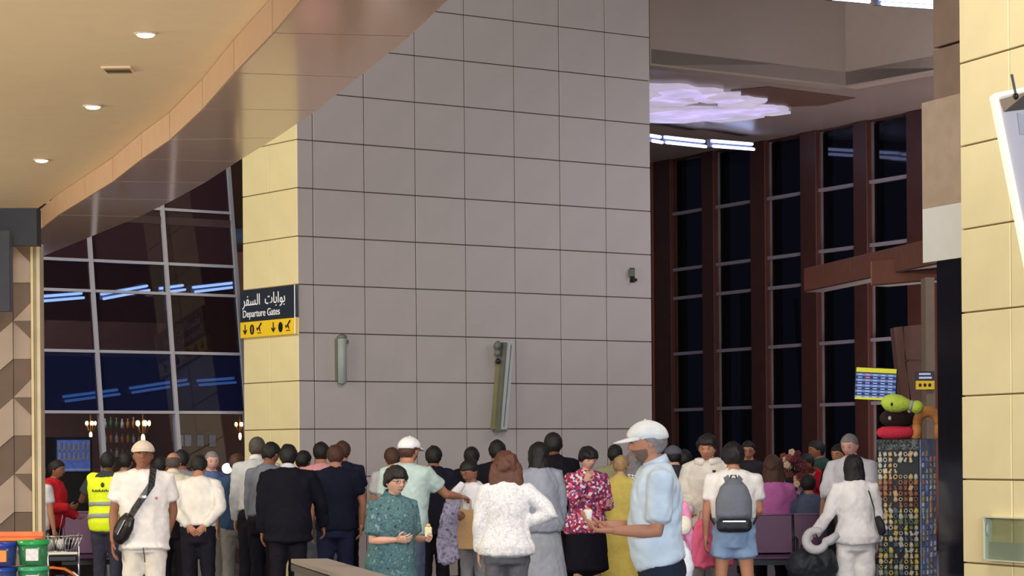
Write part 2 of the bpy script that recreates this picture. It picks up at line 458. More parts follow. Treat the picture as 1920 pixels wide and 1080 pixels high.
for i, x in enumerate((342, 352, 375, 398)):
    p = at(x, 826, 34.4)
    r = empty('picture_frame', p, math.atan2(U.y, U.x), label='small framed print on the dark shop wall, %s from the left of four' % ('first', 'second', 'third', 'fourth')[i], cat='picture', group='framed prints in the shop')
    MB().box((-.06, -.01, -.09), (.06, .01, .09)).build('frame', black_metal, r)
    MB().box((-.05, -.014, -.08), (.05, -.009, .08)).build('print', fr_m, r)
random.seed(3)
sh = empty('bottle_shelf', at(235, 830, 34.3), math.atan2(U.y, U.x), label='dark wall shelf of bottles inside the shop, behind the man in the white cap', cat='shelf')
for k in range(3): MB().box((-.36, -.08, -.22 + k * .2), (.36, .08, -.2 + k * .2)).build('shelf_board', brown_wood, sh)
bcol = [mat('bottle_amber', (150, 100, 50), 0.2), mat('bottle_green', (60, 90, 60), 0.2), mat('bottle_pale', (150, 150, 150), 0.2)]
for k in range(3):
    for q in range(8):
        M_ = sh.matrix_basis
        loc = Matrix.Translation(sh.location) @ Matrix.Rotation(sh.rotation_euler.z, 4, 'Z') @ Vector((-.31 + q * .088, 0, -.2 + k * .2))
        h = random.uniform(.11, .16)
        b = MB().loft([(0, 0, 0), (0, 0, h * .6), (0, 0, h * .75), (0, 0, h)], [.025, .025, .01, .009], n=8).build('bottle', random.choice(bcol), None, True, loc)
        tag(b, 'small bottle standing on the dark shelf inside the shop', 'bottle', 'bottles on the shop shelf')
tube_mat = hall_tube
# lit fridge in the shop
p = at(125, 853, 33.0)
fr = empty('display_fridge', (p.x, p.y, 0), math.atan2(U.y, U.x), label='blue lit drinks fridge in the shop beside the patterned column', cat='fridge')
zt = p.z + 0.2
MB().box((-.28, -.2, 0), (.28, .3, zt + .04)).build('cabinet', black_metal, fr)
MB().box((-.24, -.215, zt - .42), (.24, -.2, zt)).build('lit_interior', mat('fridge_glow', (70, 90, 150), emit=0.7, var=0.5, scale=14), fr)
for k in range(3): MB().box((-.24, -.23, zt - .40 + k * .13), (.24, -.215, zt - .39 + k * .13)).build('shelf', chrome, fr)
for k in range(14):
    MB().loft([(-.21 + (k % 7) * .07, -.23, zt - .26 + (k // 7) * .13), (-.21 + (k % 7) * .07, -.23, zt - .17 + (k // 7) * .13)], [.022, .018], n=6).build('drink_can', fr_m, fr)

# ------------------------------------------------------------------ departure sign on the yellow wall
t0 = W_yel.hit(457, 580)[0]; t1 = W_yel.hit(560, 580)[0]
zt, zm, zb = W_yel.hit(560, 534)[1], W_yel.hit(560, 595)[1], W_yel.hit(560, 626)[1]
sign = empty('departure_sign', W_yel.P((t0 + t1) / 2, zb), label='black and yellow departure gates sign on the yellow tiled wall', cat='sign')
def wbox(wall, root, name, m, *a, **k):
    mb = MB(); wall.box(mb, *a, **k); mb.v = [tuple(Vector(q) - root.location) for q in mb.v]
    return mb.build(name, m, root)
sign_dark = mat('sign_dark', (38, 44, 56), 0.4, var=0)
sign_yel = mat('sign_yellow', (236, 196, 40), 0.5, var=0, emit=0.12)
sign_white = mat('sign_white', (235, 235, 235), 0.5, var=0, emit=0.15)
wbox(W_yel, sign, 'dark_panel', sign_dark, t0, t1, zm, zt, 0.0, 0.05, c=0.004)
wbox(W_yel, sign, 'yellow_panel', sign_yel, t0, t1, zb, zm - 0.004, 0.0, 0.05, c=0.004)
wbox(W_yel, sign, 'edge_trim', sign_white, t1 - 0.0, t1 + 0.015, zb, zt, 0.0, 0.055)
def wtext(wall, root, body, size, t, z, m, flipdir, n=0.052, name='lettering'):
    me = text_mesh(body, size, m, name)
    o = bpy.data.objects.new(name, me); COL.objects.link(o); o.parent = root
    X = wall.D * flipdir; Z = Vector((0, 0, 1)); Y = X.cross(Z) * -1
    # text x -> X, text y -> Z, text z -> N
    Mx = Matrix(((X.x, 0, wall.N.x, 0), (X.y, 0, wall.N.y, 0), (X.z, 1, wall.N.z, 0), (0, 0, 0, 1)))
    o.matrix_local = Matrix.Translation(wall.P(t, z, n) - root.location) @ Mx
    return o
Lw = abs(t0 - t1)
arab = ''.join(chr(c) for c in (0xFEAE, 0xFED4, 0xFEB4, 0xFEDF, 0xFE8D, 0x20, 0x20, 0xFE95, 0xFE8E, 0xFE91, 0xFE8D, 0xFEEE, 0xFE91))
wtext(W_yel, sign, arab, 0.20, t0 - 0.06, zm + 0.205, sign_white, -1)
wtext(W_yel, sign, 'Departure Gates', 0.135, t0 - 0.06, zm + 0.055, sign_white, -1)
def arrow(wall, root, t, z, s, m, sg):
    def q(a, b): return wall.P(t + sg * a * s, z + b * s, 0.052)
    for pts in ([(-.07, 1), (.07, 1), (.07, .25), (-.07, .25)], [(0, 0), (.4, .42), (.28, .5), (0, .2)], [(0, 0), (0, .2), (-.28, .5), (-.4, .42)]):
        mb = MB(); mb.slab([q(a, b) - root.location for a, b in pts], wall.N * 0.004); mb.build('arrow', m, root)
def disc(wall, root, t, z, s, m, sg, name='numeral_disc'):
    mb = MB(); mb.slab([wall.P(t + sg * s * .8 * math.cos(a * PI / 8), z + s * math.sin(a * PI / 8), 0.052) - root.location for a in range(16)], wall.N * 0.004); mb.build(name, m, root)
def plane_icon(wall, root, t, z, s, m, sg):
    def q(a, b): return wall.P(t + sg * a * s, z + b * s, 0.052)
    for pts in ([(0, .25), (.1, .18), (1.0, .85), (.95, 1.0), (.82, .98)], [(.35, .5), (.55, .62), (.72, .1), (.6, .06)], [(0, .25), (-.10, .52), (.0, .52), (.14, .32)], [(.1, -.12), (.9, -.12), (.9, -.04), (.1, -.04)]):
        mb = MB(); mb.slab([q(a, b) - root.location for a, b in pts], wall.N * 0.004); mb.build('aeroplane_icon', m, root)
wtext(W_yel, sign, '1', 0.11, t0 - Lw * .205, zb + .062, sign_yel, -1, n=.058, name='numeral')
for off in (0.0, 0.52):
    tt = t0 - Lw * (0.09 + off)
    arrow(W_yel, sign, tt, zb + 0.04, 0.13, black_metal, -1)
    disc(W_yel, sign, tt - Lw * .13, zb + 0.10, 0.065, black_metal, -1)
    plane_icon(W_yel, sign, tt - Lw * .22, zb + 0.06, 0.12, black_metal, -1)

# ------------------------------------------------------------------ fixtures on the beige wall
grey_m = mat('fixture_grey', (142, 150, 144), 0.5, var=0.06)
grey_d = mat('fixture_dark', (98, 102, 92), 0.5, var=0.1)
t, z0 = W_beige.hit(634, 718); z1 = W_beige.hit(634, 630)[1]
fx = empty('wall_fixture', W_beige.P(t, z0), label='short grey vertical tube fixture on the beige tiled wall, the left one', cat='wall fixture', group='grey fixtures on the tiled wall')
mb = MB(); L = z1 - z0
mb.loft([W_beige.P(t, z0, .10) - fx.location, W_beige.P(t, z1 - .02, .10) - fx.location], [(.058, .058)] * 2, n=16); mb.build('tube_body', grey_m, fx, True)
wbox(W_beige, fx, 'back_plate', grey_d, t - .05, t + .05, z0 + .04, z1 - .04, 0, .06)
mb = MB(); mb.ball(W_beige.P(t, z1 - .02, .10) - fx.location, (.066, .066, .04)); mb.build('end_cap', grey_d, fx, True)
wbox(W_beige, fx, 'bracket', grey_d, t + .045, t + .10, z1 - .10, z1 - .05, .02, .10)
ta, za = W_beige.hit(927, 808); tb_, zb_ = W_beige.hit(941, 640)
fx = empty('wall_fixture', W_beige.P(ta, za), label='long tilted grey channel fixture hanging off the beige tiled wall, the right one', cat='wall fixture', group='grey fixtures on the tiled wall')
def slant(a0, b0, a1, b1, w, n0, n1, name, m):
    q = [W_beige.P(a0, b0, n0), W_beige.P(a0 + w, b0, n0), W_beige.P(a1 + w, b1, n0), W_beige.P(a1, b1, n0)]
    mb = MB(); mb.slab([x - fx.location for x in q], W_beige.N * (n1 - n0)); mb.build(name, m, fx)
slant(ta - .02, za, tb_ - .02, zb_, .11, .07, .16, 'channel', mat('fixture_light', (176, 180, 178), 0.4, var=.04))
slant(ta - .045, za + .02, tb_ - .07, zb_ - .02, .025, .02, .17, 'channel_edge', grey_d)
slant(ta - .075, za + .02, tb_ - .11, zb_ - .25, .03, .02, .10, 'rail', mat('fixture_olive', (120, 118, 84), 0.5, var=.1))
slant(ta + .03, za + .05, tb_ + .03, zb_ - .05, .012, .16, .165, 'groove', grey_d)
slant(ta - .045, za - .012, ta - .045, za + .02, .13, .02, .17, 'lower_cap', grey_d)
for dz, rr in ((-.06, .05), (-.16, .04), (-.27, .034)):
    mb = MB(); mb.ball(W_beige.P(tb_ - .14, zb_ + dz, .10) - fx.location, (rr, rr, rr * 1.2)); mb.build('clamp', grey_d if dz > -.2 else black_metal, fx, True)
t, z = W_beige.hit(1184, 516)
hk = empty('wall_bracket', W_beige.P(t, z), label='small black broken bracket high on the right of the tiled wall', cat='bracket')
wbox(W_beige, hk, 'plate', black_metal, t - .03, t + .05, z - .1, z + .1, 0, .012)
wbox(W_beige, hk, 'stub', grey_d, t - .06, t - .02, z - .02, z + .08, 0, .09)
wbox(W_beige, hk, 'hook', black_metal, t - .01, t + .02, z - .09, z - .05, 0.01, .1)

# ------------------------------------------------------------------ right: upper walls, low ceiling, window wall
ZL = EYE + 5.4
eb = W_beige.P(tb[-1], 0)
tc_ = 3.76
cnr = eb + U * tc_
up = struct('wall_upper_back')
Wu = Wall(eb, U); Wr = Wall(cnr, (0.593, -0.805))
m = MB(); Wu.box(m, 0.01, tc_, ZL - .03, 11, -0.25, 0); m.build('plaster', taupe, up)
up2 = struct('wall_upper_right')
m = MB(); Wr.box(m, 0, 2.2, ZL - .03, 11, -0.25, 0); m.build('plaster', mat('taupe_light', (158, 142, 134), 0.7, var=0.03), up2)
# lower ceiling in front of the window wall
lc = MB()
g0 = W_rg.P(-3.2, 0); g1 = W_rg.P(9.5, 0)
q0 = eb + U * 0.03; q2 = cnr + Vector((0.593, -0.805, 0)) * 2.4
lc.prism([(q0.x, q0.y), (cnr.x, cnr.y), (q2.x, q2.y), (q2.x + 4, q2.y + 1), (g1.x + 1, g1.y), (g0.x, g0.y + .5)], ZL, ZL + 0.2)
cm = mat('gate_ceiling', (150, 134, 130), 0.3, var=0.04, scale=0.5)
tag(lc.build('ceiling_low_gate', cm), kind='structure')
red = atz(1500, 185, ZL - .01)
rc = struct('trim_2')
pts = [atz(x, y, ZL - 0.012) for x, y in ((1370, 170), (1440, 163), (1605, 184), (1540, 198), (1440, 202))]
MB().slab(pts, (0, 0, 0.012)).build('rust_panel', mat('rust_panel', (104, 78, 70), 0.4), rc)
# irregular white sheets with weak emission under the gate ceiling
sk = empty('ceiling_glow_sheets', atz(1300, 200, ZL - .03), label='irregular glowing white sheets under the ceiling over the windows', cat='ceiling light')
skm = mat('sheet_glow', (190, 182, 205), emit=0.6, var=0.35, scale=1.6, bump=0.4, bscale=3)
random.seed(11)
for (x, y, rx, ry) in ((1250, 168, .55, .8), (1290, 172, .5, .5), (1275, 182, .55, .5), (1345, 182, .45, .6), (1240, 190, .55, .5), (1385, 190, .45, .5), (1262, 213, 1.0, .9), (1330, 213, 1.1, .8), (1400, 206, .75, .6), (1440, 203, .35, .3)):
    p = atz(x, y, ZL - .02); n = 14
    P_ = [(p.x + rx * math.cos(k * 2 * PI / n) * random.uniform(.7, 1.15), p.y + ry * math.sin(k * 2 * PI / n) * random.uniform(.7, 1.15)) for k in range(n)]
    mb = MB(); mb.prism([(a - sk.location.x, b - sk.location.y) for a, b in P_], -.02, .02); mb.build('glow_sheet', skm, sk)
G2 = 'fluorescent strips under the gate ceiling'
lamp_line(1222, 259, 1240, 262, 39.6, 39.9, 'strip light by the window tops, left one cut off by the tiled wall', G2, w=.05, gap=.09)
lamp_line(1248, 262, 1322, 270, 40.0, 41.0, 'strip light by the window tops, middle of the row', G2, w=.05, gap=.09)
lamp_line(1336, 269, 1412, 275, 40.8, 41.8, 'strip light by the window tops, right end of the row', G2, w=.05, gap=.09)
lamp_line(1652, 2, 1798, 12, 27.5, 28.2, 'bright strip light near the top of the picture beside the yellow pillar', 'fluorescent strips at the top of the picture', w=.045, gap=.06)
lamp_line(1560, -8, 1628, -2, 27.0, 27.4, 'strip light at the very top edge, left of the brighter one', 'fluorescent strips at the top of the picture', w=.045, gap=.06)

win = struct('window_2')
post_m = brown_wood
tr_m = mat('transom_grey', (150, 140, 148), 0.45, var=0.03)
gn = glass('night_glass', (0.16, 0.16, 0.22), 0.03, 0.05)
posts = [(1215, 1268), (1327, 1349), (1418, 1446), (1512, 1542), (1612, 1638), (1712, 1745)]
tps = [(W_rg.hit(a, 560)[0], W_rg.hit(b, 560)[0]) for a, b in posts]
trz = [W_rg.hit(1297, y)[1] for y in (397, 503, 557, 662, 768, 870)]
ztop = W_rg.hit(1297, 296)[1]
for i, (a, b) in enumerate(tps):
    m = MB(); W_rg.box(m, a, b, 0, ZL, -0.25, 0.12, c=.01); m.build('post', post_m, win)
    m = MB(); W_rg.box(m, b, b + 0.028, 0, ztop, -0.05, 0.03); m.build('frame_strip', mat('frame_brown_grey', (112, 96, 98), .5) if i != 0 else post_m, win)
    if i == 0:
        m = MB(); W_rg.box(m, a + .36, a + .40, 0, ZL, 0.12, 0.16); m.build('cover_strip', mat('rust_strip', (110, 64, 46), .5), win)
for i in range(len(tps) - 1):
    a, b = tps[i][1], tps[i + 1][0]
    zz_ = [0.1] + sorted(trz) + [ztop]
    for j in range(len(zz_) - 1):
        m = MB(); W_rg.box(m, a, b, zz_[j] + .02, zz_[j + 1] - .02, -0.03, -0.015); m.build('pane', gn, win)
    for z in trz:
        m = MB(); W_rg.box(m, a - .12, b, z - .028, z + .028, -0.02, 0.07); m.build('transom', tr_m, win)
    m = MB(); W_rg.box(m, a, b, ztop, ZL, -0.1, 0.05); m.build('head_panel', post_m, win)
m = MB(); W_rg.box(m, tps[0][0] - 4, tps[0][0], 0, ZL, -.25, 0.0); m.build('side_wall', post_m, win)
# outside seen through the night glass
cm2 = mat('outside_column', (110, 108, 118), 0.8)
for x, y0, lab in ((1402, 545, 'grey round column outside the dark windows, left'),):
    p = at(x, y0, 50)
    c = MB().loft([(0, 0, 0), (0, 0, p.z)], [.16, .16], n=16).build('outside_column', cm2, None, True, (p.x, p.y, 0)); tag(c, lab, 'column')
p0, p1 = at(1492, 560, 50), at(1520, 860, 50)
lp = MB().loft([(p1.x, p1.y, 0), (p0.x, p0.y, p0.z)], [.07, .05], n=8).build('lamp_post', cm2, None, True); tag(lp, 'slanting pale pole outside the dark windows', 'pole')

# brown clad beams on the right
def beam(x0, y0, x1, y1, d, depth, label, kind='clad_beam', split=1, ry=0.0):
    a = at(x0, y0, d); b = at(x1, y1, d)
    r = empty(kind, ((a.x + b.x) / 2, d, b.z), ry, label=label, cat='beam')
    w = (b.x - a.x) / split; h = a.z - b.z
    MB().box((-(b.x - a.x) / 2 + .01, .02, .01), ((b.x - a.x) / 2 - .01, depth, h - .01)).build('beam_core', joint_dark, r)
    for k in range(split):
        x = -(b.x - a.x) / 2 + k * w
        MB().cbox((x + .005, 0, 0), (x + w - .005, .03, h), .004).build('end_panel', mat('clad_end', (150, 104, 84), .5, var=.05), r)
    nseg = 4
    for sgn in (-1, 1):
        xx = sgn * (b.x - a.x) / 2
        for k in range(nseg):
            MB().box((xx - .012, .04 + k * (depth - .05) / nseg, 0), (xx + .012, .03 + (k + 1) * (depth - .05) / nseg, h)).build('side_panel', brown_wood, r)
    MB().box((-(b.x - a.x) / 2, .03, -.012), ((b.x - a.x) / 2, depth, .0)).build('underside', brown_wood, r)
    return r
def run_beam(pa, pb, z0, z1, w, label, sub=3):
    """long clad beam between two ground points"""
    a, b = Vector(pa), Vector(pb); L = (b - a).length; rz = math.atan2(b.y - a.y, b.x - a.x)
    r = empty('clad_beam', (a.x, a.y, z0), rz, label=label, cat='beam')
    h = z1 - z0
    MB().box((.01, -w / 2 + .01, .01), (L, w / 2 - .01, h - .01)).build('beam_core', joint_dark, r)
    for sgn in (-1, 1):
        for k in range(sub):
            y = sgn * w / 2
            MB().cbox((k * L / sub + .006, y - .012, 0), ((k + 1) * L / sub - .006, y + .012, h), .003).build('side_panel', mat('clad_side', (104, 60, 46), .5, var=.1), r)
    for k in range(2):
        MB().cbox((-.03, -w / 2 + k * w / 2 + .004, 0), (.0, -w / 2 + (k + 1) * w / 2 - .004, h), .003).build('end_panel', mat('clad_end', (150, 104, 84), .5, var=.05), r)
    for k in range(sub): MB().box((k * L / sub, -w / 2, -.014), ((k + 1) * L / sub - .01, w / 2, 0)).build('underside_panel', brown_wood, r)
    return r
A = at(1526, 525, 33.0); B_ = at(1760, 525, 27.5); h0, h1 = at(1526, 546, 33).z, at(1526, 504, 33).z
run_beam((A.x, A.y, 0), (B_.x + .4, B_.y, 0), h0, h1, .26, 'long brown clad beam end with two lighter panels, in front of the windows')
A = at(1650, 515, 30.0); h0, h1 = at(1650, 535, 30).z, at(1650, 491, 30).z
run_beam((A.x, A.y, 0), (A.x + 2.2, A.y - 3.2, 0), h0, h1, .26, 'shorter brown clad beam behind the black column, higher and to the right')
# leaning brown clad column
lcol = empty('clad_column', (at(1705, 700, 29).x, 29, 0), label='leaning brown clad column behind the flight screen', cat='column')
def quad(xs, ys, d, off, name, m, root):
    q = [at(x, y, d) - Vector(root.location) for x, y in zip(xs, ys)]
    MB().slab(q, (0, off, 0)).build(name, m, root)
cp_ = mat('clad_panel_red', (98, 62, 54), .5, var=.08)
quad((1676, 1692, 1708, 1692), (614, 612, 765, 765), 29, .3, 'side_panel', cp_, lcol)
quad((1694, 1733, 1733, 1697), (612, 608, 675, 675), 29, .3, 'front_panel', cp_, lcol)
quad((1697, 1733, 1733, 1712), (678, 678, 770, 770), 29, .3, 'front_panel', cp_, lcol)
quad((1708, 1712, 1733, 1733), (768, 772, 772, 1090), 29, .3, 'lower_panel', brown_wood, lcol)

# slim tan post, flight screen, small sign
tanp = mat('tan_post', (128, 112, 100), .6)
a = at(1735, 520, 27.5); b = at(1752, 520, 27.5)
tp_ = MB().box((a.x, 27.5, 0), (b.x, 27.8, a.z)).build('tan_post', tanp); tag(tp_, 'slim tan post left of the black column', 'post')
scr = empty('flight_screen', at(1642, 720, 26), R(-6), label='flight information screen with yellow header and blue rows', cat='screen')
scr.rotation_euler = (0, R(3.5), R(-8))
S = 26 / FPX
hw, hh = 39 * S, 31 * S
MB().cbox((-hw, 0, -hh), (hw, .06, hh), .006).build('casing', black_metal, scr)
rowm = [mat('screen_row_a', (96, 122, 178), emit=.5, var=.25, scale=60), mat('screen_row_b', (34, 52, 110), emit=.5, var=.3, scale=60)]
scy = mat('screen_yellow', (206, 206, 60), emit=.4, var=.1)
scw = mat('screen_white', (170, 190, 225), emit=.4, var=.1)
MB().box((-hw + .01, -.006, hh - .055), (hw - .01, 0, hh - .008)).build('header', scy, scr)
for k in range(9):
    z = hh - .065 - (k + 1) * .029
    MB().box((-hw + .01, -.005, z), (hw - .01, 0, z + .026)).build('flight_row', rowm[k % 2], scr)
    for q in range(5): MB().box((-hw + .03 + q * .08, -.007, z + .008), (-hw + .075 + q * .08, -.005, z + .018)).build('flight_entry', scw if q != 1 else mat('screen_pink', (220, 130, 160), emit=.6, var=0) if k < 3 else scw, scr)
MB().box((-hw + .01, -.006, -hh + .006), (hw - .01, 0, -hh + .03)).build('footer', scy, scr)
MB().box((-.02, .05, -2.1), (.02, .09, 0)).build('support_pole', black_metal, scr, loc=(hw * .75, 0, 0)).rotation_euler = (0, -R(3.5), 0)
ss = empty('gate_sign', at(1735, 713, 27.4), label='small hanging sign, dark blue over yellow, beside the black column', cat='sign')
S = 27.4 / FPX
MB().box((-17 * S, 0, 0), (17 * S, .05, 17 * S)).build('dark_panel', sign_dark, ss)
MB().box((-17 * S, 0, -17 * S), (17 * S, .05, -1 * S)).build('yellow_panel', sign_yel, ss)
for k in range(2):
    MB().box((-12 * S, -.004, (3 + 7 * k) * S), ((12 - 2 * k) * S, 0, (6.5 + 7 * k) * S)).build('lettering', mat('sign_blue_white', (190, 200, 240), emit=.3, var=.4, scale=70), ss)
for k in range(3): MB().ball(((-10 + 9 * k) * S, -.002, -9 * S), (3 * S, .004, 3.5 * S), nu=8, nv=6).build('pictogram', black_metal, ss)
MB().box((0, .05, -6 * S), (15 * S, .10, 6 * S)).build('bracket', black_metal, ss)

# fascia and black column
fs = struct('trim_3')
tA = W_fas.hit(1730, 440)[0]; tB = W_fas.hit(1830, 440)[0]; tC = W_fas.hit(1751, 440)[0]
zz1, zz2, zz3 = W_fas.hit(1765, 488)[1], W_fas.hit(1765, 386)[1], W_fas.hit(1765, 184)[1]
m = MB(); W_fas.box(m, tA, tB, zz1, zz2, -.5, 0.0); m.build('white_band', white_paint, fs)
m = MB(); W_fas.box(m, tA, tB, zz2 + .002, zz3, -.5, 0.0); m.build('tan_band', mat('tan_band', (178, 158, 138), .6), fs)
zt4 = W_fas.hit(1765, -60)[1]; zmid = W_fas.hit(1765, 80)[1]
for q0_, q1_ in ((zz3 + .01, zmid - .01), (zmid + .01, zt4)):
    m = MB(); W_fas.box(m, tA, tB, q0_, q1_, -.6, -0.12, c=.004); m.build('stone_panel', mat('stone_taupe', (132, 112, 98), .6), fs)  # taupe stone block above the tan band
bc = struct('trim_4')
gloss_black = mat('polished_black', (26, 27, 36), 0.12, var=0.05)
m = MB(); W_fas.box(m, tC, tB, 0, zz1, -.45, -0.02, c=.008); m.build('black_panel', gloss_black, bc)

# illuminated tilted sign box at far right + acrylic holder
lb = empty('lightbox_sign', at(1866, 178, 13.5), label='tilted white lightbox with glowing cream edge at the right of the picture', cat='sign')
lb.rotation_euler = (0, R(-11), 0)
S = 13.5 / FPX; Wd, Hd = 150 * S, 330 * S
MB().box((0, 0.012, -Hd), (Wd, .12, 0)).build('box_body', mat('box_grey', (186, 180, 186), .5, var=.03), lb)
edge = mat('neon_edge', (255, 246, 205), emit=1.0, var=0)
MB().cbox((-.008, -.01, -Hd), (.012, .125, 0), .003).build('glowing_edge', edge, lb)
MB().cbox((-.008, -.01, -.012), (Wd, .125, .008), .003).build('glowing_edge', edge, lb)
MB().slab([(.03, -.012, -.10), (.16, -.012, -.03), (.16, -.012, -.11)], (0, .02, 0)).build('dark_wedge', mat('wedge_brown', (62, 50, 44), .6), lb)
MB().slab([(.02, -.008, -.03), (.16, -.008, -.02), (.16, -.008, -.03), (.03, -.008, -.10)], (0, .02, 0)).build('tan_wedge', mat('wedge_tan', (150, 128, 100), .6), lb)
MB().slab([(.10, 0.0, -.12), (.2, 0.0, -.17), (.2, 0.0, -.26), (.09, 0.0, -.24)], (0, .015, 0)).build('grey_print', mat('print_grey', (172, 172, 182), .6), lb)
MB().box((.10, -.03, -.03), (.112, -.015, .09)).build('hanging_rod', black_metal, lb)
MB().ball((.106, -.022, -.03), (.014, .014, .02)).build('rod_clip', black_metal, lb)
tq, zq = W_pil.hit(1860, 1050)[0], W_pil.hit(1860, 1050)[1]
tq2 = W_pil.hit(1935, 1010)[0]; zq2 = W_pil.hit(1860, 968)[1]
ac = empty('acrylic_holder', W_pil.P(tq, zq), label='clear acrylic leaflet holder fixed low on the yellow pillar', cat='holder')
acm = glass('acrylic', (.86, .9, .88), .12)
wbox(W_pil, ac, 'front_sheet', acm, tq, tq2, zq, zq2, .06, .066)
wbox(W_pil, ac, 'grey_insert', mat('leaflet_grey', (196, 196, 176), .6), tq + .01, tq2, zq + .005, zq + (zq2 - zq) * .42, .02, .03)
for a_, b_, c_, d_ in ((tq, tq + .008, zq, zq2), (tq, tq2, zq2 - .008, zq2), (tq, tq2, zq, zq + .008)):
    wbox(W_pil, ac, 'edge', mat('acrylic_edge', (214, 214, 196), .3, var=0), a_, b_, c_, d_, 0, .07)
mb = MB(); mb.ball(W_pil.P(tq + .03, zq2 - .09, .05) - ac.location, (.012, .012, .05)); mb.build('clip', white_paint, ac, True)

# ------------------------------------------------------------------ left patterned column
dcol = struct('wall_left_column')
DC = 16.5; S = DC / FPX
xa, xb = at(-70, 700, DC).x, at(62, 700, DC).x
zt = at(30, 460, DC).z
MB().box((xa, DC + .012, 0), (xb, DC + .10, zt)).build('core', mat('column_core', (70, 54, 42), .8, var=0), dcol)
t_light = mat('wood_light', (146, 126, 108), .6, var=.08, scale=5); t_dark = mat('wood_dark', (90, 70, 54), .6, var=.1, scale=5)
cw, chh = 36 * S, 71.6 * S
zrow0 = at(30, 459, DC).z
def wood_tile(pts, mm, th):
    cxx = sum(q[0] for q in pts) / len(pts); czz = sum(q[1] for q in pts) / len(pts)
    q = [(cxx + (a_ - cxx) * .975, DC - th, max(0.005, czz + (b_ - czz) * .985)) for a_, b_ in pts]
    MB().slab(q, (0, th + .012, 0)).build('wood_tile', mm, dcol)
for ci in range(4):
    x0 = xb - (ci + 1) * cw; x1 = x0 + cw
    for rj in range(int(zrow0 / chh) + 1):
        z1_ = zrow0 - rj * chh; z0_ = max(z1_ - chh, 0.0)
        if z1_ < .06: continue
        if ci % 2 == 0:
            if z1_ - z0_ < cw: wood_tile([(x0, z1_), (x1, z1_), (x1, z0_), (x0, z0_)], t_light, .012); continue
            if rj % 2 == 0:
                wood_tile([(x0, z1_), (x1, z1_), (x1, z1_ - cw)], t_dark, .024)
                wood_tile([(x0, z1_), (x1, z1_ - cw), (x1, z0_), (x0, z0_)], t_light, .012)
            else:
                wood_tile([(x1, z0_ + cw), (x1, z0_), (x0, z0_)], t_light, .024)
                wood_tile([(x0, z1_), (x1, z1_), (x1, z0_ + cw), (x0, z0_)], t_dark, .012)
        else:
            dl_ = cw * .85 if rj > 0 else 0.0
            wood_tile([(x0, z1_ - dl_), (x1, z1_), (x1, z0_), (x0, z0_ - (cw * .85 if z0_ > cw else 0))], t_dark if rj % 2 else t_light, .014 if rj % 2 else .022)
for x0, x1, c, pr in ((61.5, 66, (196, 176, 132), .05), (66.5, 71, (150, 132, 96), .03), (71.5, 78, (190, 172, 140), .04)):
    MB().box((at(x0, 700, DC).x, DC - pr, 0), (at(x1, 700, DC).x, DC + .10, zt + .01)).build('edge_trim', mat('gold_trim_%d' % int(x0), c, .35, metal=.3, var=.1), dcol)
bb = struct('trim_5')
p0 = at(-90, 391, 15.8); p1 = at(69, 459, 15.8)
MB().box((p0.x, 15.8, p1.z), (p1.x, 15.95, p0.z)).build('black_box', mat('box_black', (20, 20, 26), .5, var=0), bb)
p0 = at(-60, 432, 15.6); p1 = at(20, 585, 15.6)
bs = MB().cbox((p0.x, 15.6, p1.z), (p1.x, 15.68, p0.z), .006).build('wall_screen', mat('screen_off', (52, 52, 56), .3, var=.1)); tag(bs, 'dark grey switched off screen at the left edge on the patterned column', 'screen')

# low counter in the foreground
zc_ = .80
A, B_, C_, D_ = atz(545.5, 1048, zc_), atz(613, 1047, zc_), atz(709, 1074, zc_), atz(651, 1080, zc_)
dr = ((C_ - B_).normalized())
dl = dr
A2, B2 = A + dl * 4.2, B_ + dr * 4.2
ctr = empty('counter', (A.x, A.y, 0), label='low grey counter with pale top in the foreground between the crowd', cat='counter')
lo_ = Vector((A.x, A.y, 0))
pl = [(p.x - lo_.x, p.y - lo_.y) for p in (A, A2, B2, B_)]
MB().prism(pl, zc_ - .03, zc_).build('top', mat('counter_top', (150, 140, 132), .4, var=.05), ctr)
ins = [(x + dx, y + dy) for (x, y), (dx, dy) in zip(pl, ((.03, -.05), (.03, .03), (-.02, .03), (-.02, -.05)))]
MB().prism(ins, 0, zc_ - .03).build('body', mat('counter_body', (104, 98, 94), .6, var=.05), ctr)
MB().prism([(x * 1.0, y) for x, y in pl], zc_ - .09, zc_ - .04).build('edge_band', mat('counter_edge', (84, 78, 74), .6, var=.05), ctr)
exec_people = True

# ================================================================== people
skin_c = {'fair': (206, 160, 138), 'tan': (176, 124, 98), 'brown': (140, 94, 72), 'dark': (100, 66, 52), 'pink': (214, 160, 146)}
def skinm(k): return mat('skin_' + k, skin_c[k], 0.55, var=0.04, scale=12, spec=0.3)
hair_m = {'black': mat('hair_black', (24, 20, 20), 0.55, var=.2, scale=30, bump=.35, bscale=130),
          'brown': mat('hair_brown', (74, 46, 34), 0.55, var=.2, scale=30, bump=.35, bscale=130),
          'auburn': mat('hair_auburn', (88, 54, 40), 0.5, var=.2, scale=30, bump=.35, bscale=130),
          'grey': mat('hair_grey', (128, 122, 124), 0.7, var=.15, scale=30, bump=.4, bscale=60),
          'darkgrey': mat('hair_darkgrey', (76, 70, 66), 0.7, var=.15, scale=30, bump=.4, bscale=60),
          'blond': mat('hair_blond', (176, 142, 98), 0.6, var=.25, scale=25, bump=.5, bscale=60)}
eye_w = mat('eye_white', (150, 138, 128), .3, var=0); eye_d = mat('eye_iris', (30, 20, 16), .2, var=0)
lip_m = mat('lips', (150, 84, 78), .5, var=0); brow_m = mat('eyebrow', (40, 30, 26), .8, var=0)
sole_m = mat('shoe_black', (28, 27, 30), .5, var=.1); sole_w = mat('shoe_white', (210, 210, 210), .6, var=.05)
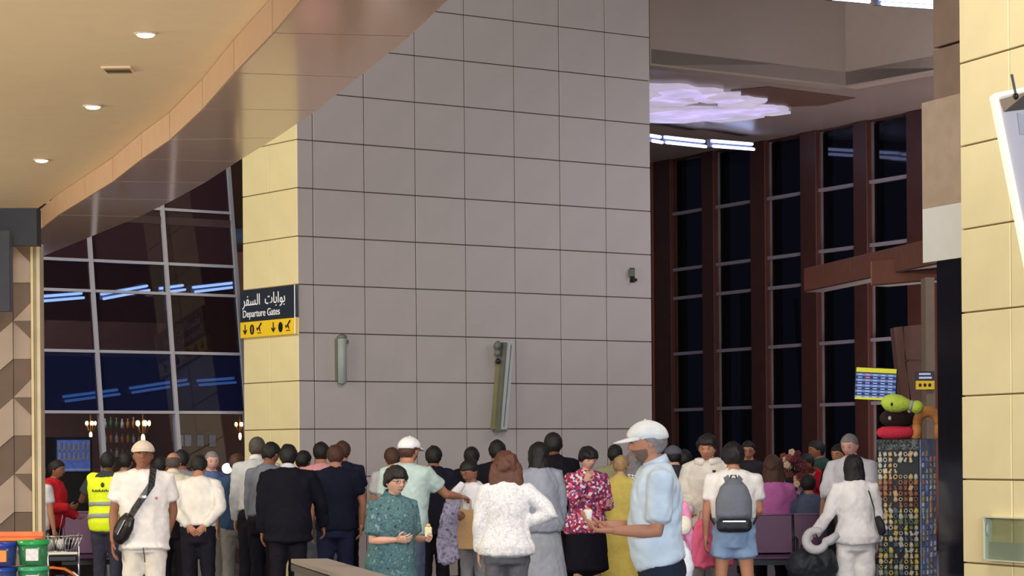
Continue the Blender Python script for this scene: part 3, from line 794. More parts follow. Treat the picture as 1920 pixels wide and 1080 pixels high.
PEND = []                                  # (object, smoothing, fold amplitude)
def sm(x): x = max(0.0, min(1.0, x)); return x * x * (3 - 2 * x)
def mixv(a, b, t): return a + (b - a) * t
def table(tab, z):
    if z <= tab[0][0]: return tab[0][1:]
    for a, b in zip(tab, tab[1:]):
        if z <= b[0]:
            k = (z - a[0]) / (b[0] - a[0]); return tuple(mixv(p, q, k) for p, q in zip(a[1:], b[1:]))
    return tab[-1][1:]
# z, half width, half depth, y centre
TM = [(.84, .150, .100, .005), (.93, .168, .115, .01), (1.02, .158, .108, 0), (1.10, .152, .105, -.005), (1.22, .168, .118, -.005), (1.32, .182, .122, 0), (1.385, .180, .108, .008), (1.43, .150, .088, .012), (1.465, .108, .072, .014), (1.50, .070, .060, .012)]
TF = [(.84, .160, .105, .005), (.93, .180, .122, .012), (1.02, .155, .105, 0), (1.10, .135, .095, 0), (1.20, .148, .108, -.008), (1.29, .160, .128, -.012), (1.37, .160, .100, .005), (1.425, .128, .076, .012), (1.46, .090, .062, .012), (1.49, .060, .052, .012)]

def head_r(x, y, z):
    """skull and face radius field: unit direction -> point (face looks to -y)"""
    f = max(0.0, -y)
    jaw = sm(-z * 1.15)
    cr = 1 + .16 * max(0.0, z) * (1 - max(0.0, z) ** 3)
    px = .077 * cr * x * (1 - .26 * jaw * (.4 + .6 * f)) * (1 + .05 * sm(z) * 0)
    py = (.097 if y < 0 else .102) * cr * y
    pz = .113 * z
    if y > 0: py *= 1 - .35 * sm((-z - .1) * 1.3)
    else: py *= 1 - .06 * sm((-z) * 1.2) + .0
    g = lambda a, s: math.exp(-(a / s) ** 2)
    if y < 0:
        ff = f ** 1.5
        nose = g(x, .15) * (sm((z + .33) / .10) * sm((.16 - z) / .42))
        py -= ff * .027 * nose
        py -= ff * .006 * g(z - .22, .10) * g(x, .55)
        py += ff * .010 * (g(x - .36, .19) + g(x + .36, .19)) * g(z - .07, .12)
        py -= ff * .007 * g(z + .50, .07) * g(x, .26)
        py -= ff * .010 * g(z + .80, .16) * g(x, .40)
        px *= 1 + .03 * g(z + .12, .15) * (1 - f)
    return Vector((px, py, pz))
def head_shell(mb, M, fn, nu=30, nv=22):
    vs = []; fs = []
    for j in range(nv + 1):
        th = PI * j / nv
        for i in range(nu):
            ph = 2 * PI * i / nu
            x, y, z = math.sin(th) * math.sin(ph), -math.sin(th) * math.cos(ph), math.cos(th)
            vs.append(M @ fn(x, y, z))
    for j in range(nv):
        for i in range(nu): fs.append((j * nu + i, (j + 1) * nu + i, (j + 1) * nu + (i + 1) % nu, j * nu + (i + 1) % nu))
    mb.add(vs, fs)

def hand(mb, w, d, pn, side, curl=.5, k=1.0, thumb=1.0):
    """palm, four fingers and a thumb; d = direction, pn = palm normal, side = towards the thumb"""
    d = d.normalized(); pn = (pn - d * pn.dot(d)).normalized(); sd = d.cross(pn)
    if sd.dot(side) < 0: sd = -sd
    mb.loft([w - d * .02 * k, w + d * .02 * k, w + d * .06 * k, w + d * .092 * k], [(.026 * k, .020 * k), (.034 * k, .017 * k), (.041 * k, .015 * k), (.037 * k, .011 * k)], side=sd, n=10)
    for i, L in enumerate((.070, .080, .075, .058)):
        p = w + d * (.085 - .005 * abs(i - 1)) * k + sd * (.030 - .0205 * i) * k
        dd = d.copy(); pts = [p - d * .012 * k, p]
        for q, fr in enumerate((.45, .32, .26)):
            a = curl * (.55 + .3 * q) + .05 * i
            dd = (dd * math.cos(a) + pn * math.sin(a)).normalized()
            p = p + dd * L * fr * k; pts.append(p)
        mb.loft(pts, [.0088 * k, .0092 * k, .0085 * k, .0078 * k, .0062 * k], side=sd, n=6)
    p = w + d * .022 * k + sd * .028 * k
    d1 = (d * .62 + sd * .70 + pn * .28).normalized(); d2 = (d * .85 + sd * .25 + pn * .35 * (1 + curl)).normalized()
    mb.loft([p - d1 * .015 * k, p + d1 * .018 * k, p + d1 * .040 * k, p + d1 * .04 * k + d2 * .030 * k], [.012 * k, .0125 * k, .0105 * k, .008 * k], n=6)

POSE = {  # upper arm, forearm as (out, fwd, up); palm normal; curl
    'down': ((.16, .03, -1), (.04, .22, -1), (-1, 0, 0), .35),
    'back': ((.28, -.60, -1), (-.72, -.20, -.80), (0, .6, .3), .6),
    'hold': ((.14, .05, -1), (-.30, 1, .05), (-1, 0, .5), .95),
    'holdlow': ((.12, .12, -1), (-.25, .9, -.42), (-.3, 0, 1), .7),
    'phone': ((.10, .30, -1), (-.35, .75, .60), (-.4, -.4, .6), .7),
    'hip': ((.80, -.20, -.72), (-.95, .18, -.34), (0, .3, -1), .4),
    'cross': ((.18, .35, -1), (-1, .50, .12), (0, 1, 0), .4),
    'face': ((.12, .55, -.9), (-.45, .35, 1), (-.5, -.6, 0), .7),
    'reach': ((.30, .70, -.65), (.0, 1, -.10), (-.3, 0, -1), .5),
    'bag': ((.12, .10, -1), (.05, .30, -1), (-1, 0, 0), 1.1),
    'lap': ((.12, .30, -1), (-.20, 1, -.15), (0, 0, -1), .4)}

def person(px, py, s, yaw, label, top=('tee', 'white', (220, 220, 220)), bottom=('trousers', 'black', (26, 26, 32)), skin='tan', fem=False,
           am='down', ap='down', hair=('short', 'black'), lean=4, pitch=8, hy=0, roll=0, w=1.0, seated=False, cap=None, mt=None, mbt=None,
           hem=None, shoes=None, collar=None, group=None, stance=1.0, glasses=False, seed=None, vox=None, beard=False, sink=0.0, belly=0.0):
    d = FPX / s
    big = s > 195
    tp = at(px, py, d)
    rnd = random.Random(int(px * 7 + py)); a = R(lean)
    HZ = .95
    drop = .42 if seated else 0.0
    def up(p):
        p = Vector(p); b = sm((p.z - HZ + .08) / .30)
        if b > 0:
            q = Vector((p.x, p.y * math.cos(a) - (p.z - HZ) * math.sin(a), HZ + (p.z - HZ) * math.cos(a) + p.y * math.sin(a)))
            p = p.lerp(q, b)
        return p - Vector((0, 0, drop))
    T = TF if fem else TM
    hc = up((0, -.022, 1.606))
    MH = Matrix.Translation(hc) @ Matrix.Rotation(R(hy), 4, 'Z') @ Matrix.Rotation(-R(0), 4, 'X') @ Matrix.Rotation(R(lean * .5 + pitch), 4, 'X') @ Matrix.Rotation(R(roll), 4, 'Y')
    tk = {'bald': .0, 'crop': .006, 'short': .014, 'fluffy': .028}.get(hair[0], .016)
    if cap: tk = .016
    apex = max((MH @ Vector((0, yy, zz)) for yy, zz in ((0, .113 + tk), (.03, .108 + tk), (-.03, .108 + tk))), key=lambda q: q.z)
    ztop = apex.z
    k = (tp.z + sink) / ztop
    M0 = Matrix.Rotation(R(yaw), 4, 'Z')
    ap_ = M0 @ Vector((apex.x * k, apex.y * k, 0))
    hcw = M0 @ (hc * k)
    root = empty('person', (tp.x - hcw.x, tp.y - hcw.y, 0), R(yaw), label=label, cat='person', group=group)
    root.scale = (k, k, k)
    root['build_k'] = round(k, 3)
    # ---------------- joints
    wd = w * (1.0)
    sh = .178 if not fem else .158
    J = {}
    for sg in (-1, 1):
        pose = am if sg < 0 else ap
        pose = POSE[pose] if isinstance(pose, str) else pose
        Ud = Vector((pose[0][0] * sg, -pose[0][1], pose[0][2])).normalized()
        Fd = Vector((pose[1][0] * sg, -pose[1][1], pose[1][2])).normalized()
        Ra = Matrix.Rotation(a * .8, 3, 'X'); 
        S_ = up((sh * sg * wd, .012, 1.405)); E_ = S_ + Ud * .285; W_ = E_ + Fd * .25
        J[sg] = (S_, E_, W_, Fd, Vector((pose[2][0] * sg, -pose[2][1], pose[2][2])), pose[3])
    hips, knees, ankles = {}, {}, {}
    for sg in (-1, 1):
        st = stance * (1 + .1 * rnd.uniform(-1, 1))
        hips[sg] = Vector((.088 * sg, .005, .90 - drop))
        if seated: knees[sg] = Vector((.10 * sg, -.44, .50)); ankles[sg] = Vector((.10 * sg, -.42, .08))
        else: knees[sg] = Vector((.098 * sg * st, -.012, .49)); ankles[sg] = Vector((.105 * sg * st, .012 + rnd.uniform(-.03, .03), .085))
    # ---------------- body
    mb = MB()
    zs_ = [.87, .93, 1.02, 1.10, 1.20, 1.30, 1.38, 1.43, 1.465, 1.49]
    def ring(z, e=0.0, fl=0.0):
        rx, ry, yc = table(T, z); bb_ = belly * math.exp(-((z - 1.06) / .12) ** 2)
        return up((0, yc - bb_ * .6, z)), (rx * wd + e + fl, ry * wd + e + fl + bb_ * .6)
    rr = [ring(z) for z in zs_]
    mb.loft([r[0] for r in rr], [r[1] for r in rr], n=18)
    mb.loft([up((0, .014, 1.40)), up((0, .010, 1.48)), hc + Vector((0, .012, -.05))], [.064, .060 if not fem else .050, .056 if not fem else .048], n=12)
    for sg in (-1, 1):
        S_, E_, W_, Fd, pn, cu = J[sg]
        f = .88 if fem else 1.0
        mb.loft([S_ - Vector((sg * .06, 0, -.005)), S_, S_.lerp(E_, .35), S_.lerp(E_, .75), E_, E_.lerp(W_, .3), E_.lerp(W_, .7), W_],
                [.052 * f, .055 * f, .050 * f, .043 * f, .039 * f, .040 * f, .032 * f, (.027 * f, .024 * f)], n=12)
        mb.loft([hips[sg] + Vector((0, 0, .03)), hips[sg].lerp(knees[sg], .3), hips[sg].lerp(knees[sg], .7), knees[sg], knees[sg].lerp(ankles[sg], .3), knees[sg].lerp(ankles[sg], .7), ankles[sg] - Vector((0, 0, .03))],
                [.085, .082, .064, .055, .057, .043, .036], n=12)
        an = ankles[sg]; mb.loft([an + Vector((0, .04, -.045)), an + Vector((0, -.03, -.04)), an + Vector((0, -.11, -.055)), an + Vector((0, -.17, -.062))], [(.034, .034), (.040, .035), (.042, .022), (.03, .014)], n=10)
    body = mb.build('body', skinm(skin), root, True)
    v_ = vox or (.012 if big else .016)
    # head and hands carried as finer surface of the same mesh (joined after remeshing)
    hb = MB(); head_shell(hb, MH, head_r, 36 if big else 28, 28 if big else 20)
    for sg in (-1, 1):
        hb.ball(MH @ Vector((.075 * sg, .008, -.005)), (.010, .019, .031), MH.to_3x3(), nu=8, nv=6)
        S_, E_, W_, Fd, pn, cu = J[sg]
        hand(hb, W_, Fd, pn, Vector((0, -1, .4)) if abs(Fd.z) > .6 else (Vector((-sg, 0, .6))), cu, 1.0 if not fem else .88)
    PEND.append((body, v_, 1, 0.0, hb))
    # ---------------- face
    if True:
        for sg in (-1, 1):
            e = MB(); c = MH @ Vector((.030 * sg, -.0815, .010))
            e.ball(c, (.0125, .0078, .0062), MH.to_3x3(), nu=8, nv=6)
            e.ball(c + MH.to_3x3() @ Vector((0, -.006, 0)), (.0062, .004, .0068), MH.to_3x3(), nu=6, nv=4, mi=1)
            e.build('eye', [eye_w, eye_d], root, True)
            b_ = MB(); b_.loft([MH @ Vector((x_ * sg, y_, z_)) for x_, y_, z_ in ((.013, -.0925, .030), (.030, -.0905, .035), (.046, -.080, .029))], [.0035, .0045, .002], n=5)
            b_.build('eyebrow', brow_m if hair[1] != 'grey' else hair_m['grey'], root, True)
        l_ = MB(); l_.loft([MH @ Vector((x_, y_, -.058)) for x_, y_ in ((-.024, -.080), (-.010, -.0915), (.010, -.0915), (.024, -.080))], [(.003, .003), (.006, .005), (.006, .005), (.003, .003)], n=6)
        l_.build('lips', lip_m, root, True)
        if glasses:
            g_ = MB()
            for sg in (-1, 1):
                pts = [MH @ Vector((.031 * sg + .021 * math.cos(q * PI / 5), -.101, .008 + .015 * math.sin(q * PI / 5))) for q in range(11)]
                g_.loft(pts, [.0022] * 11, n=4, cap=False)
                g_.loft([MH @ Vector((.052 * sg, -.099, .012)), MH @ Vector((.078 * sg, .0, .012))], [.002, .002], n=4)
            g_.build('glasses', black_metal, root)
    # ---------------- hair or cap
    st, hcol = hair
    hm = hair_m[hcol]
    nz = rnd.uniform(0, 50)
    def hairmask(x, y, z, front, sidez, back):
        th = mixv(sidez, front, sm(-y * 1.3)) if y < 0 else mixv(sidez, back, sm(y * 1.9))
        return sm((z - th) / .14 + .5)
    if st != 'none':
        P3 = {'short': (.50, -.06, -.66, .013), 'crop': (.52, .0, -.60, .007), 'balding': (.0, -.02, -.60, .008), 'bald': (.9, .9, .9, .0), 'fluffy': (.42, -.10, -.66, .026),
              'bob': (.34, -.30, -.75, .020), 'bobwide': (.34, -.30, -.75, .034), 'long': (.42, -.20, -.85, .018), 'bun': (.46, -.05, -.60, .010), 'bangs': (.26, -.20, -.48, .020)}[st]
        if cap: P3 = (.55, -.04, -.62, .008) if st in ('short', 'crop', 'bun') else P3
        def hf(x, y, z):
            m_ = hairmask(x, y, z, *P3[:3])
            if st == 'balding': m_ *= sm((.42 - z) / .12) if y > -.9 else 0; m_ *= sm((y + .35) / .2)
            cr = 1 + .16 * max(0.0, z) * (1 - max(0.0, z) ** 3); b = head_r(x, y, z) if y > -.2 else Vector((.077 * cr * x, .097 * cr * y, .113 * z))
            t = P3[3] * (1 + .55 * noise.noise(Vector((x * 3 + nz, y * 3, z * 3)))) + (.006 * noise.noise(Vector((x * 9, y * 9 + nz, z * 9))) if st in ('fluffy', 'bob', 'long', 'bangs', 'bobwide') else 0)
            o = mixv(-.012, t, m_)
            n_ = Vector((x, y, z * .9)).normalized()
            return b + n_ * o
        if st != 'bald':
            h = MB(); head_shell(h, MH, hf, 34 if big else 26, 26 if big else 20)
            R3 = MH.to_3x3()
            if st in ('bob', 'long', 'bobwide'):
                L = .36 if st == 'long' else .15; wk = 1.5 if st == 'bobwide' else 1.0
                pts = [MH @ Vector((0, .030, .03)), MH @ Vector((0, .034, -.05)), MH @ Vector((0, .034, -.11)), MH @ Vector((0, .045, -.05 - L * .75)), MH @ Vector((0, .050, -.05 - L))]
                q = [(.088 * wk, .070), (.096 * wk, .074), (.102 * wk, .074), (.100 * wk if st != 'long' else .082, .060), (.078 * wk if st != 'long' else .050, .038)]
                h.loft(pts, q, side=R3 @ Vector((1, 0, 0)), n=16)
                for sg in (-1, 1):
                    h.loft([MH @ Vector((.066 * sg, -.02, .05)), MH @ Vector((.079 * sg, -.015, -.03)), MH @ Vector((.078 * sg, -.005, -.11)), MH @ Vector((.070 * sg, .01, -.05 - L * .7))], [.022, .026, .025, .012], n=8)
            if st == 'bun': h.ball(MH @ Vector((0, .10, .05)), .04)
            ho = h.build('hair', hm, root, True)
            if st in ('bob', 'long', 'fluffy', 'bangs', 'bobwide'): PEND.append((ho, .009, 1, .007, None))
    if cap:
        cm_ = mat('cap_%d_%d_%d' % cap, cap, .8, var=.06, scale=20, bump=.2)
        def cf(x, y, z):
            th = mixv(.18, .36, sm(-y)) if y < 0 else mixv(.18, .02, sm(y))
            m_ = sm((z - th) / .10 + .5)
            cr = 1 + .22 * max(0.0, z) * (1 - max(0.0, z) ** 2.5); b = Vector((.078 * x * cr, .099 * y * cr, .105 * z))
            return b * 1.0 + Vector((x, y, z)).normalized() * mixv(-.016, .019, m_)
        c = MB(); head_shell(c, MH, cf, 34, 24); co = c.build('cap', cm_, root, True)
        br = MB(); vs = []; n = 15
        for layer in (0, -.006):
            for i in range(n):
                aa = -PI * .5 + PI * i / (n - 1)
                vs.append(MH @ Vector((.080 * math.sin(aa), -.050 - .050 * math.cos(aa) , .036 + layer + .004 * math.cos(aa))))
                vs.append(MH @ Vector((.084 * math.sin(aa), -.052 - .135 * math.cos(aa) ** .7 if math.cos(aa) > 1e-6 else -.052, .032 + layer - .012 * math.cos(aa) - .010 * math.sin(aa) ** 2)))
        fs = []
        for i in range(n - 1):
            A_ = 2 * i; B2_ = 2 * n + 2 * i
            fs += [(A_, A_ + 1, A_ + 3, A_ + 2), (B2_, B2_ + 2, B2_ + 3, B2_ + 1), (A_ + 1, B2_ + 1, B2_ + 3, A_ + 3)]
        br.add(vs, fs); br.build('brim', cm_, co, True)
        MB().ball(MH @ Vector((0, .0, .125)), (.008, .008, .005), nu=8, nv=4).build('button', cm_, co, True)
    if beard:
        def bf(x, y, z):
            m_ = sm((-.30 - z) / .1 + .5) * sm((-y + .15) / .3) * (1 - .9 * math.exp(-((z + .5) / .08) ** 2 - (x / .3) ** 2))
            return head_r(x, y, z) + Vector((x, y, z)) * mixv(-.01, .004, m_)
        b_ = MB(); head_shell(b_, MH, bf, 24, 18); b_.build('beard', mat('stubble', (104, 86, 76), .8, var=.1), root, True)
    # ---------------- bottom garment
    bk, bn, bc_ = bottom
    bm_ = mbt or cloth(bn, bc_)
    g = MB()
    hz_ = hem if hem is not None else {'tee': .88, 'shirt': .98, 'suit': .80, 'blouse': .86, 'hoodie': .88, 'polo': .88, 'vest': .80}.get(top[0], .9)
    top_rr = [ring(z, .020 if z < hz_ - .01 else .003) for z in (.80, .86, .90, .93, .97, 1.0, 1.03, 1.07, 1.11) if z < hz_ + .07 or z < .87]
    if bk in ('trousers', 'shorts', 'wide'):
        g.loft([r[0] for r in top_rr], [r[1] for r in top_rr], n=18)
        for sg in (-1, 1):
            H_, K_, A_ = hips[sg], knees[sg], ankles[sg]
            if bk == 'shorts':
                g.loft([H_ + Vector((0, 0, .03)), H_.lerp(K_, .3), H_.lerp(K_, .46)], [.104, .108, .112], n=14)
            else:
                q = [.102, .098, .084, .073, .072, .066, .062] if bk == 'trousers' else [.104, .104, .100, .096, .094, .094, .096]
                g.loft([H_ + Vector((0, 0, .03)), H_.lerp(K_, .3), H_.lerp(K_, .7), K_, K_.lerp(A_, .3), K_.lerp(A_, .7), A_ + Vector((0, 0, -.02))], q, n=14)
    elif bk in ('skirt', 'robe', 'dress'):
        zl_ = .46 if bk == 'skirt' else .14
        fl = .03 if bk == 'skirt' else .10
        pts = [r[0] for r in reversed(top_rr)] + [Vector((0, 0, mixv(.84, zl_, q / 4.0))) for q in range(5)]
        rad = [r[1] for r in reversed(top_rr)] + [(.19 * wd + fl * q / 4, .135 * wd + fl * q / 4) for q in range(5)]
        g.loft(pts, rad, n=22)
    PEND.append((g.build({'robe': 'long_skirt', 'dress': 'dress_skirt', 'wide': 'trousers'}.get(bk, bk), bm_, root, True), v_, 1, .007, None))
    # ---------------- top garment
    tk_, tn, tc = top
    tm_ = mt or cloth(tn, tc)
    ease = {'tee': .018, 'shirt': .020, 'suit': .028, 'blouse': .024, 'hoodie': .034, 'polo': .017, 'vest': .026, 'robe': .03}.get(tk_, .02)
    hemz = hem if hem is not None else {'tee': .88, 'shirt': .98, 'suit': .80, 'blouse': .86, 'hoodie': .88, 'polo': .88, 'vest': .80}.get(tk_, .9)
    zlist = [z for z in (.74, .80, .86, .93, 1.0, 1.08, 1.16, 1.24, 1.32, 1.38, 1.425, 1.455, 1.478) if z > hemz + .02]
    zlist = [hemz] + zlist
    if hemz < .9: ease += .006
    pts, rad = [], []
    for z in zlist:
        fl = .012 * sm((1.05 - z) / .25)
        if tk_ == 'blouse': fl = .028 * sm((1.04 - z) / .18)
        if z < .84: c_ = Vector((0, 0, z - drop)); rr_ = (.185 * wd + ease, .125 * wd + ease)
        else: c_, rr_ = ring(z, ease, fl)
        if tk_ in ('suit', 'hoodie', 'tee') and 1.0 <= z < 1.2: rr_ = (rr_[0] + .012, rr_[1] + .006)
        pts.append(c_); rad.append(rr_)
    g = MB(); g.loft(pts, rad, n=22)
    g.loft([up((0, .014, 1.44)), up((0, .010, 1.488))], [(.080, .072), (.066, .062)], n=14)
    slv = {'tee': (0, .62), 'polo': (0, .62), 'shirt': (1, .98), 'suit': (1, .98), 'blouse': (1, .92), 'hoodie': (1, .97), 'vest': (0, .12), 'short': (0, .7), 'robe': (1, .95)}[tk_ if tk_ in ('tee', 'polo', 'shirt', 'suit', 'blouse', 'hoodie', 'vest', 'short', 'robe') else 'tee']
    if tn.endswith('_ss'): slv = (0, .80)
    for sg in (-1, 1):
        S_, E_, W_, Fd, pn, cu = J[sg]
        e = ease * .75; f = .90 if fem else 1.0
        r0 = [.052 * f + e, .057 * f + e, .056 * f + e]
        if slv[0] == 0:
            g.loft([S_ - Vector((sg * .07, 0, -.005)), S_, S_.lerp(E_, .35), S_.lerp(E_, slv[1])], r0 + [.058 * f + e * 1.1], n=14)
        else:
            Wc = E_.lerp(W_, slv[1])
            g.loft([S_ - Vector((sg * .07, 0, -.005)), S_, S_.lerp(E_, .35), S_.lerp(E_, .8), E_, E_.lerp(Wc, .4), Wc], r0 + [.048 * f + e, .046 * f + e, .040 * f + e, .030 * f + e], n=14)
    nm = {'tee': 'tshirt', 'suit': 'jacket', 'blouse': 'blouse', 'hoodie': 'hoodie', 'polo': 'polo_shirt', 'vest': 'safety_vest', 'robe': 'tunic'}.get(tk_, 'shirt')
    so = g.build(nm, tm_, root, True)
    PEND.append((so, v_, 1, .008, None))
    if collar:
        c = MB(); cm3 = mat('collar_%d_%d_%d' % collar, collar, .8, var=.03)
        n = 16; vs = []
        for q in range(n + 1):
            aa = 2 * PI * q / n
            for rx, ry, z in ((.068, .064, 1.470), (.062, .058, 1.518), (.068, .064, 1.516), (.090, .084, 1.468)):
                vs.append(up((rx * math.sin(aa), .010 - ry * math.cos(aa), z - .022 * math.cos(aa))))
        fs = [(4 * q + j, 4 * (q + 1) + j, 4 * (q + 1) + (j + 1) % 4, 4 * q + (j + 1) % 4) for q in range(n) for j in range(4)]
        c.add(vs, fs); c.build('collar', cm3, so, True)
    # ---------------- shoes
    for sg in (-1, 1):
        an = ankles[sg]; m_ = MB()
        m_.loft([an + Vector((0, .065, -.048)), an + Vector((0, .03, -.035)), an + Vector((0, -.04, -.035)), an + Vector((0, -.12, -.050)), an + Vector((0, -.20, -.062))],
                [(.036, .034), (.043, .045), (.046, .045), (.050, .033), (.034, .020)], n=12)
        m_.build('shoe', shoes or sole_m, root, True)
    root['_'] = 0
    del root['_']; del root['build_k']
    def wp(q): return root.matrix_basis @ Vector(q)
    return dict(root=root, J=J, up=up, MH=MH, k=k, wp=wp, ring=ring, ap=ap_, d=d, top=so)

def garment_box(P_, name, m, pts_r, loc_parent=None):
    pass

def finalize():
    tmp = []
    for o, vox, it, amp, extra in PEND:
        md = o.modifiers.new('r', 'REMESH'); md.mode = 'VOXEL'; md.voxel_size = vox; md.use_smooth_shade = True
        ms = o.modifiers.new('s', 'SMOOTH'); ms.iterations = 3 if vox > .011 else 3; ms.factor = .5
    dg = bpy.context.evaluated_depsgraph_get()
    new = [bpy.data.meshes.new_from_object(o.evaluated_get(dg)) for o, *_ in PEND]
    for (o, vox, it, amp, extra), me in zip(PEND, new):
        o.modifiers.clear()
        if amp > 0:
            n = len(me.vertices); co = [0.0] * (3 * n); me.vertices.foreach_get('co', co)
            no = [0.0] * (3 * n); me.vertices.foreach_get('normal', no)
            off = random.uniform(0, 100)
            for i in range(n):
                x, y, z = co[3 * i:3 * i + 3]
                a = noise.noise(Vector((x * 11 + off, y * 11, z * 5 + x * 6))) + .5 * noise.noise(Vector((x * 20, y * 20 + off, z * 26 + x * 9)))
                a -= .9 * max(0.0, .35 - abs(noise.noise(Vector((x * 7 - off, y * 7, z * 8 + abs(x) * 10))))) * 2.4 - .5
                a *= amp
                co[3 * i] += no[3 * i] * a; co[3 * i + 1] += no[3 * i + 1] * a; co[3 * i + 2] += no[3 * i + 2] * a
            me.vertices.foreach_set('co', co)
        if extra is not None:
            vs = [v.co[:] for v in me.vertices]; fs = [tuple(p.vertices) for p in me.polygons]; b = len(vs)
            mats = [q for q in o.data.materials]
            me2 = bpy.data.meshes.new('body'); me2.from_pydata(vs + extra.v, [], fs + [tuple(b + i for i in f) for f in extra.f])
            for q in mats: me2.materials.append(q)
            me = me2
        me.name = o.name; me.polygons.foreach_set('use_smooth', [True] * len(me.polygons)); me.update()
        o.data = me
    PEND.clear()

# ------------------------------------------------------------------ the crowd (far to near)
CR = 'people waiting in the hall'
P = {}
floral_red = pattern('print_red_floral', [(196, 60, 90), (225, 215, 222), (150, 40, 70), (110, 70, 130), (205, 120, 140), (90, 60, 80)], 42)
floral_teal = pattern('print_teal', [(44, 74, 84), (92, 122, 124), (60, 96, 104), (134, 150, 150)], 26, 'noise')
lace = pattern('print_lace', [(196, 198, 206), (218, 218, 222), (238, 236, 232)], 60, 'noise')
scarfp = pattern('print_scarf', [(240, 240, 240), (180, 184, 190), (110, 114, 122)], 34)
striped = pattern('print_lilac', [(120, 116, 150), (170, 166, 190), (90, 88, 116)], 24, 'noise')
# left group
P['redhood'] = person(106, 862, 165, 80, 'person in a red hooded jacket with pink cuffs beside the patterned column', ('hoodie', 'red', (186, 34, 44)), ('trousers', 'maroon', (60, 20, 26)), 'brown', am='hold', ap='holdlow', fem=True, group=CR)
P['leftwhite'] = person(72, 868, 169, 150, 'person in a white shirt mostly hidden behind the patterned column', ('tee', 'white_a', (205, 204, 205)), ('trousers', 'grey_dk', (70, 66, 66)), 'tan', group=CR)
P['vest'] = person(203, 846, 172, 172, 'man in a yellow high visibility vest with grey bands, seen from behind', ('tee', 'grey_dark_tee', (60, 62, 68)), ('trousers', 'slate', (58, 58, 74)), 'dark', pitch=14, am='down', ap=((.5, .2, -.8), (-.3, .8, .1), (0, 0, 1), .5), group=CR)
P['behindvest'] = person(236, 846, 166, 170, 'dark haired man in a pale shirt between the yellow vest and the white cap', ('tee', 'pale_check', (160, 166, 160)), skin='brown', group=CR)
P['balding'] = person(325, 846, 182, 182, 'balding man in a cream short sleeved shirt and black trousers, seen from behind', ('short', 'cream_ss', (214, 206, 184)), ('trousers', 'black_a', (24, 22, 30)), 'tan', hair=('balding', 'darkgrey'), hem=1.0, w=1.06, pitch=12, collar=(214, 206, 184), group=CR)
P['behindbald'] = person(302, 856, 165, 160, 'man in a light shirt just left of the balding man', ('tee', 'pale_green', (186, 190, 180)), skin='tan', group=CR)
P['youngman'] = person(341, 842, 172, 175, 'dark haired man right behind the balding man', ('tee', 'grey_mid', (130, 130, 135)), skin='brown', group=CR)
P['phonebald'] = person(397, 846, 166, 22, 'pink faced bald man in a blue top holding up a glowing phone', ('tee', 'blue_a', (84, 104, 150)), ('trousers', 'grey_lt', (120, 116, 112)), 'pink', hair=('crop', 'grey'), am='down', ap=((.1, .55, -.6), (-.35, .4, 1), (0, 1, 0), .6), group=CR)
P['clasp'] = person(373, 853, 190, 180, 'man in a white long sleeved shirt with hands clasped behind his back', ('shirt', 'white_shirt', (222, 218, 210)), ('trousers', 'black_b', (24, 24, 34)), 'tan', am='back', ap='back', pitch=24, lean=8, hem=.97, w=1.04, group=CR)
P['blueshirt'] = person(444, 850, 175, 185, 'man in a dark blue shirt and grey trousers right of the clasped hands', ('tee', 'blue_dk', (50, 74, 104)), ('trousers', 'grey_b', (126, 120, 114)), 'tan', pitch=18, hair=('short', 'brown'), group=CR)
P['greyhair'] = person(482, 819, 178, 175, 'tall grey haired man with a white collar in front of the yellow wall', ('shirt', 'grey_white', (190, 190, 192)), ('trousers', 'black_a', (24, 22, 30)), 'tan', hair=('crop', 'darkgrey'), collar=(225, 225, 225), group=CR)
P['greyshirt'] = person(508, 829, 185, 150, 'man in a slate grey long sleeved shirt with his head bowed', ('shirt', 'slate_shirt', (112, 116, 128)), ('trousers', 'black_a', (24, 22, 30)), 'brown', hair=('short', 'black'), pitch=26, lean=8, hem=.97, w=1.05, group=CR)
P['suit1'] = person(540, 832, 195, 182, 'broad man in a black suit in front of the corner of the tiled wall', ('suit', 'suit_black', (18, 18, 28)), ('trousers', 'black_a', (24, 22, 30)), 'brown', w=1.15, pitch=12, am=((.35, .3, -.85), (.1, .4, -1), (-1, 0, 0), .6), ap='down', collar=(200, 200, 205), group=CR)
P['ear'] = person(569, 844, 170, 160, 'dark haired person between the black suit and the pink shirt', ('tee', 'black_tee', (28, 26, 34)), skin='brown', group=CR)
P['pink'] = person(602, 828, 172, 182, 'man in a pink shirt and grey jeans beside the dark polo shirt', ('short', 'pink_ss', (222, 158, 164)), ('trousers', 'jean_grey', (92, 96, 106)), 'tan', hair=('short', 'black'), group=CR)
P['manbehind'] = person(642, 826, 168, 178, 'man with thinning hair behind the dark polo shirt', ('tee', 'navy_a', (30, 32, 52)), skin='tan', hair=('short', 'brown'), group=CR)
P['polo'] = person(629, 833, 190, 180, 'balding man in a navy polo shirt and dark jeans, seen from behind', ('polo', 'navy_polo', (22, 24, 42)), ('trousers', 'jean_dark', (28, 32, 56)), 'tan', hair=('short', 'brown'), w=1.08, pitch=20, am=((.25, .2, -.9), (-.1, .4, -1), (-1, 0, 0), .4), group=CR)
P['robe'] = person(735, 838, 176, 195, 'man in a pale grey top and long pale robe left of the white cap', ('tee', 'pale_grey', (186, 184, 186)), ('robe', 'robe_grey', (178, 174, 178)), 'tan', hair=('short', 'brown'), ap='down', am=((.2, .3, -.9), (-.3, .5, -.6), (-1, 0, 0), .4), group=CR)
P['suit2'] = person(813, 835, 180, 178, 'man in a dark navy jacket right of the white cap, seen from behind', ('suit', 'suit_navy', (26, 26, 38)), ('trousers', 'black_a', (24, 22, 30)), 'brown', w=1.08, group=CR)
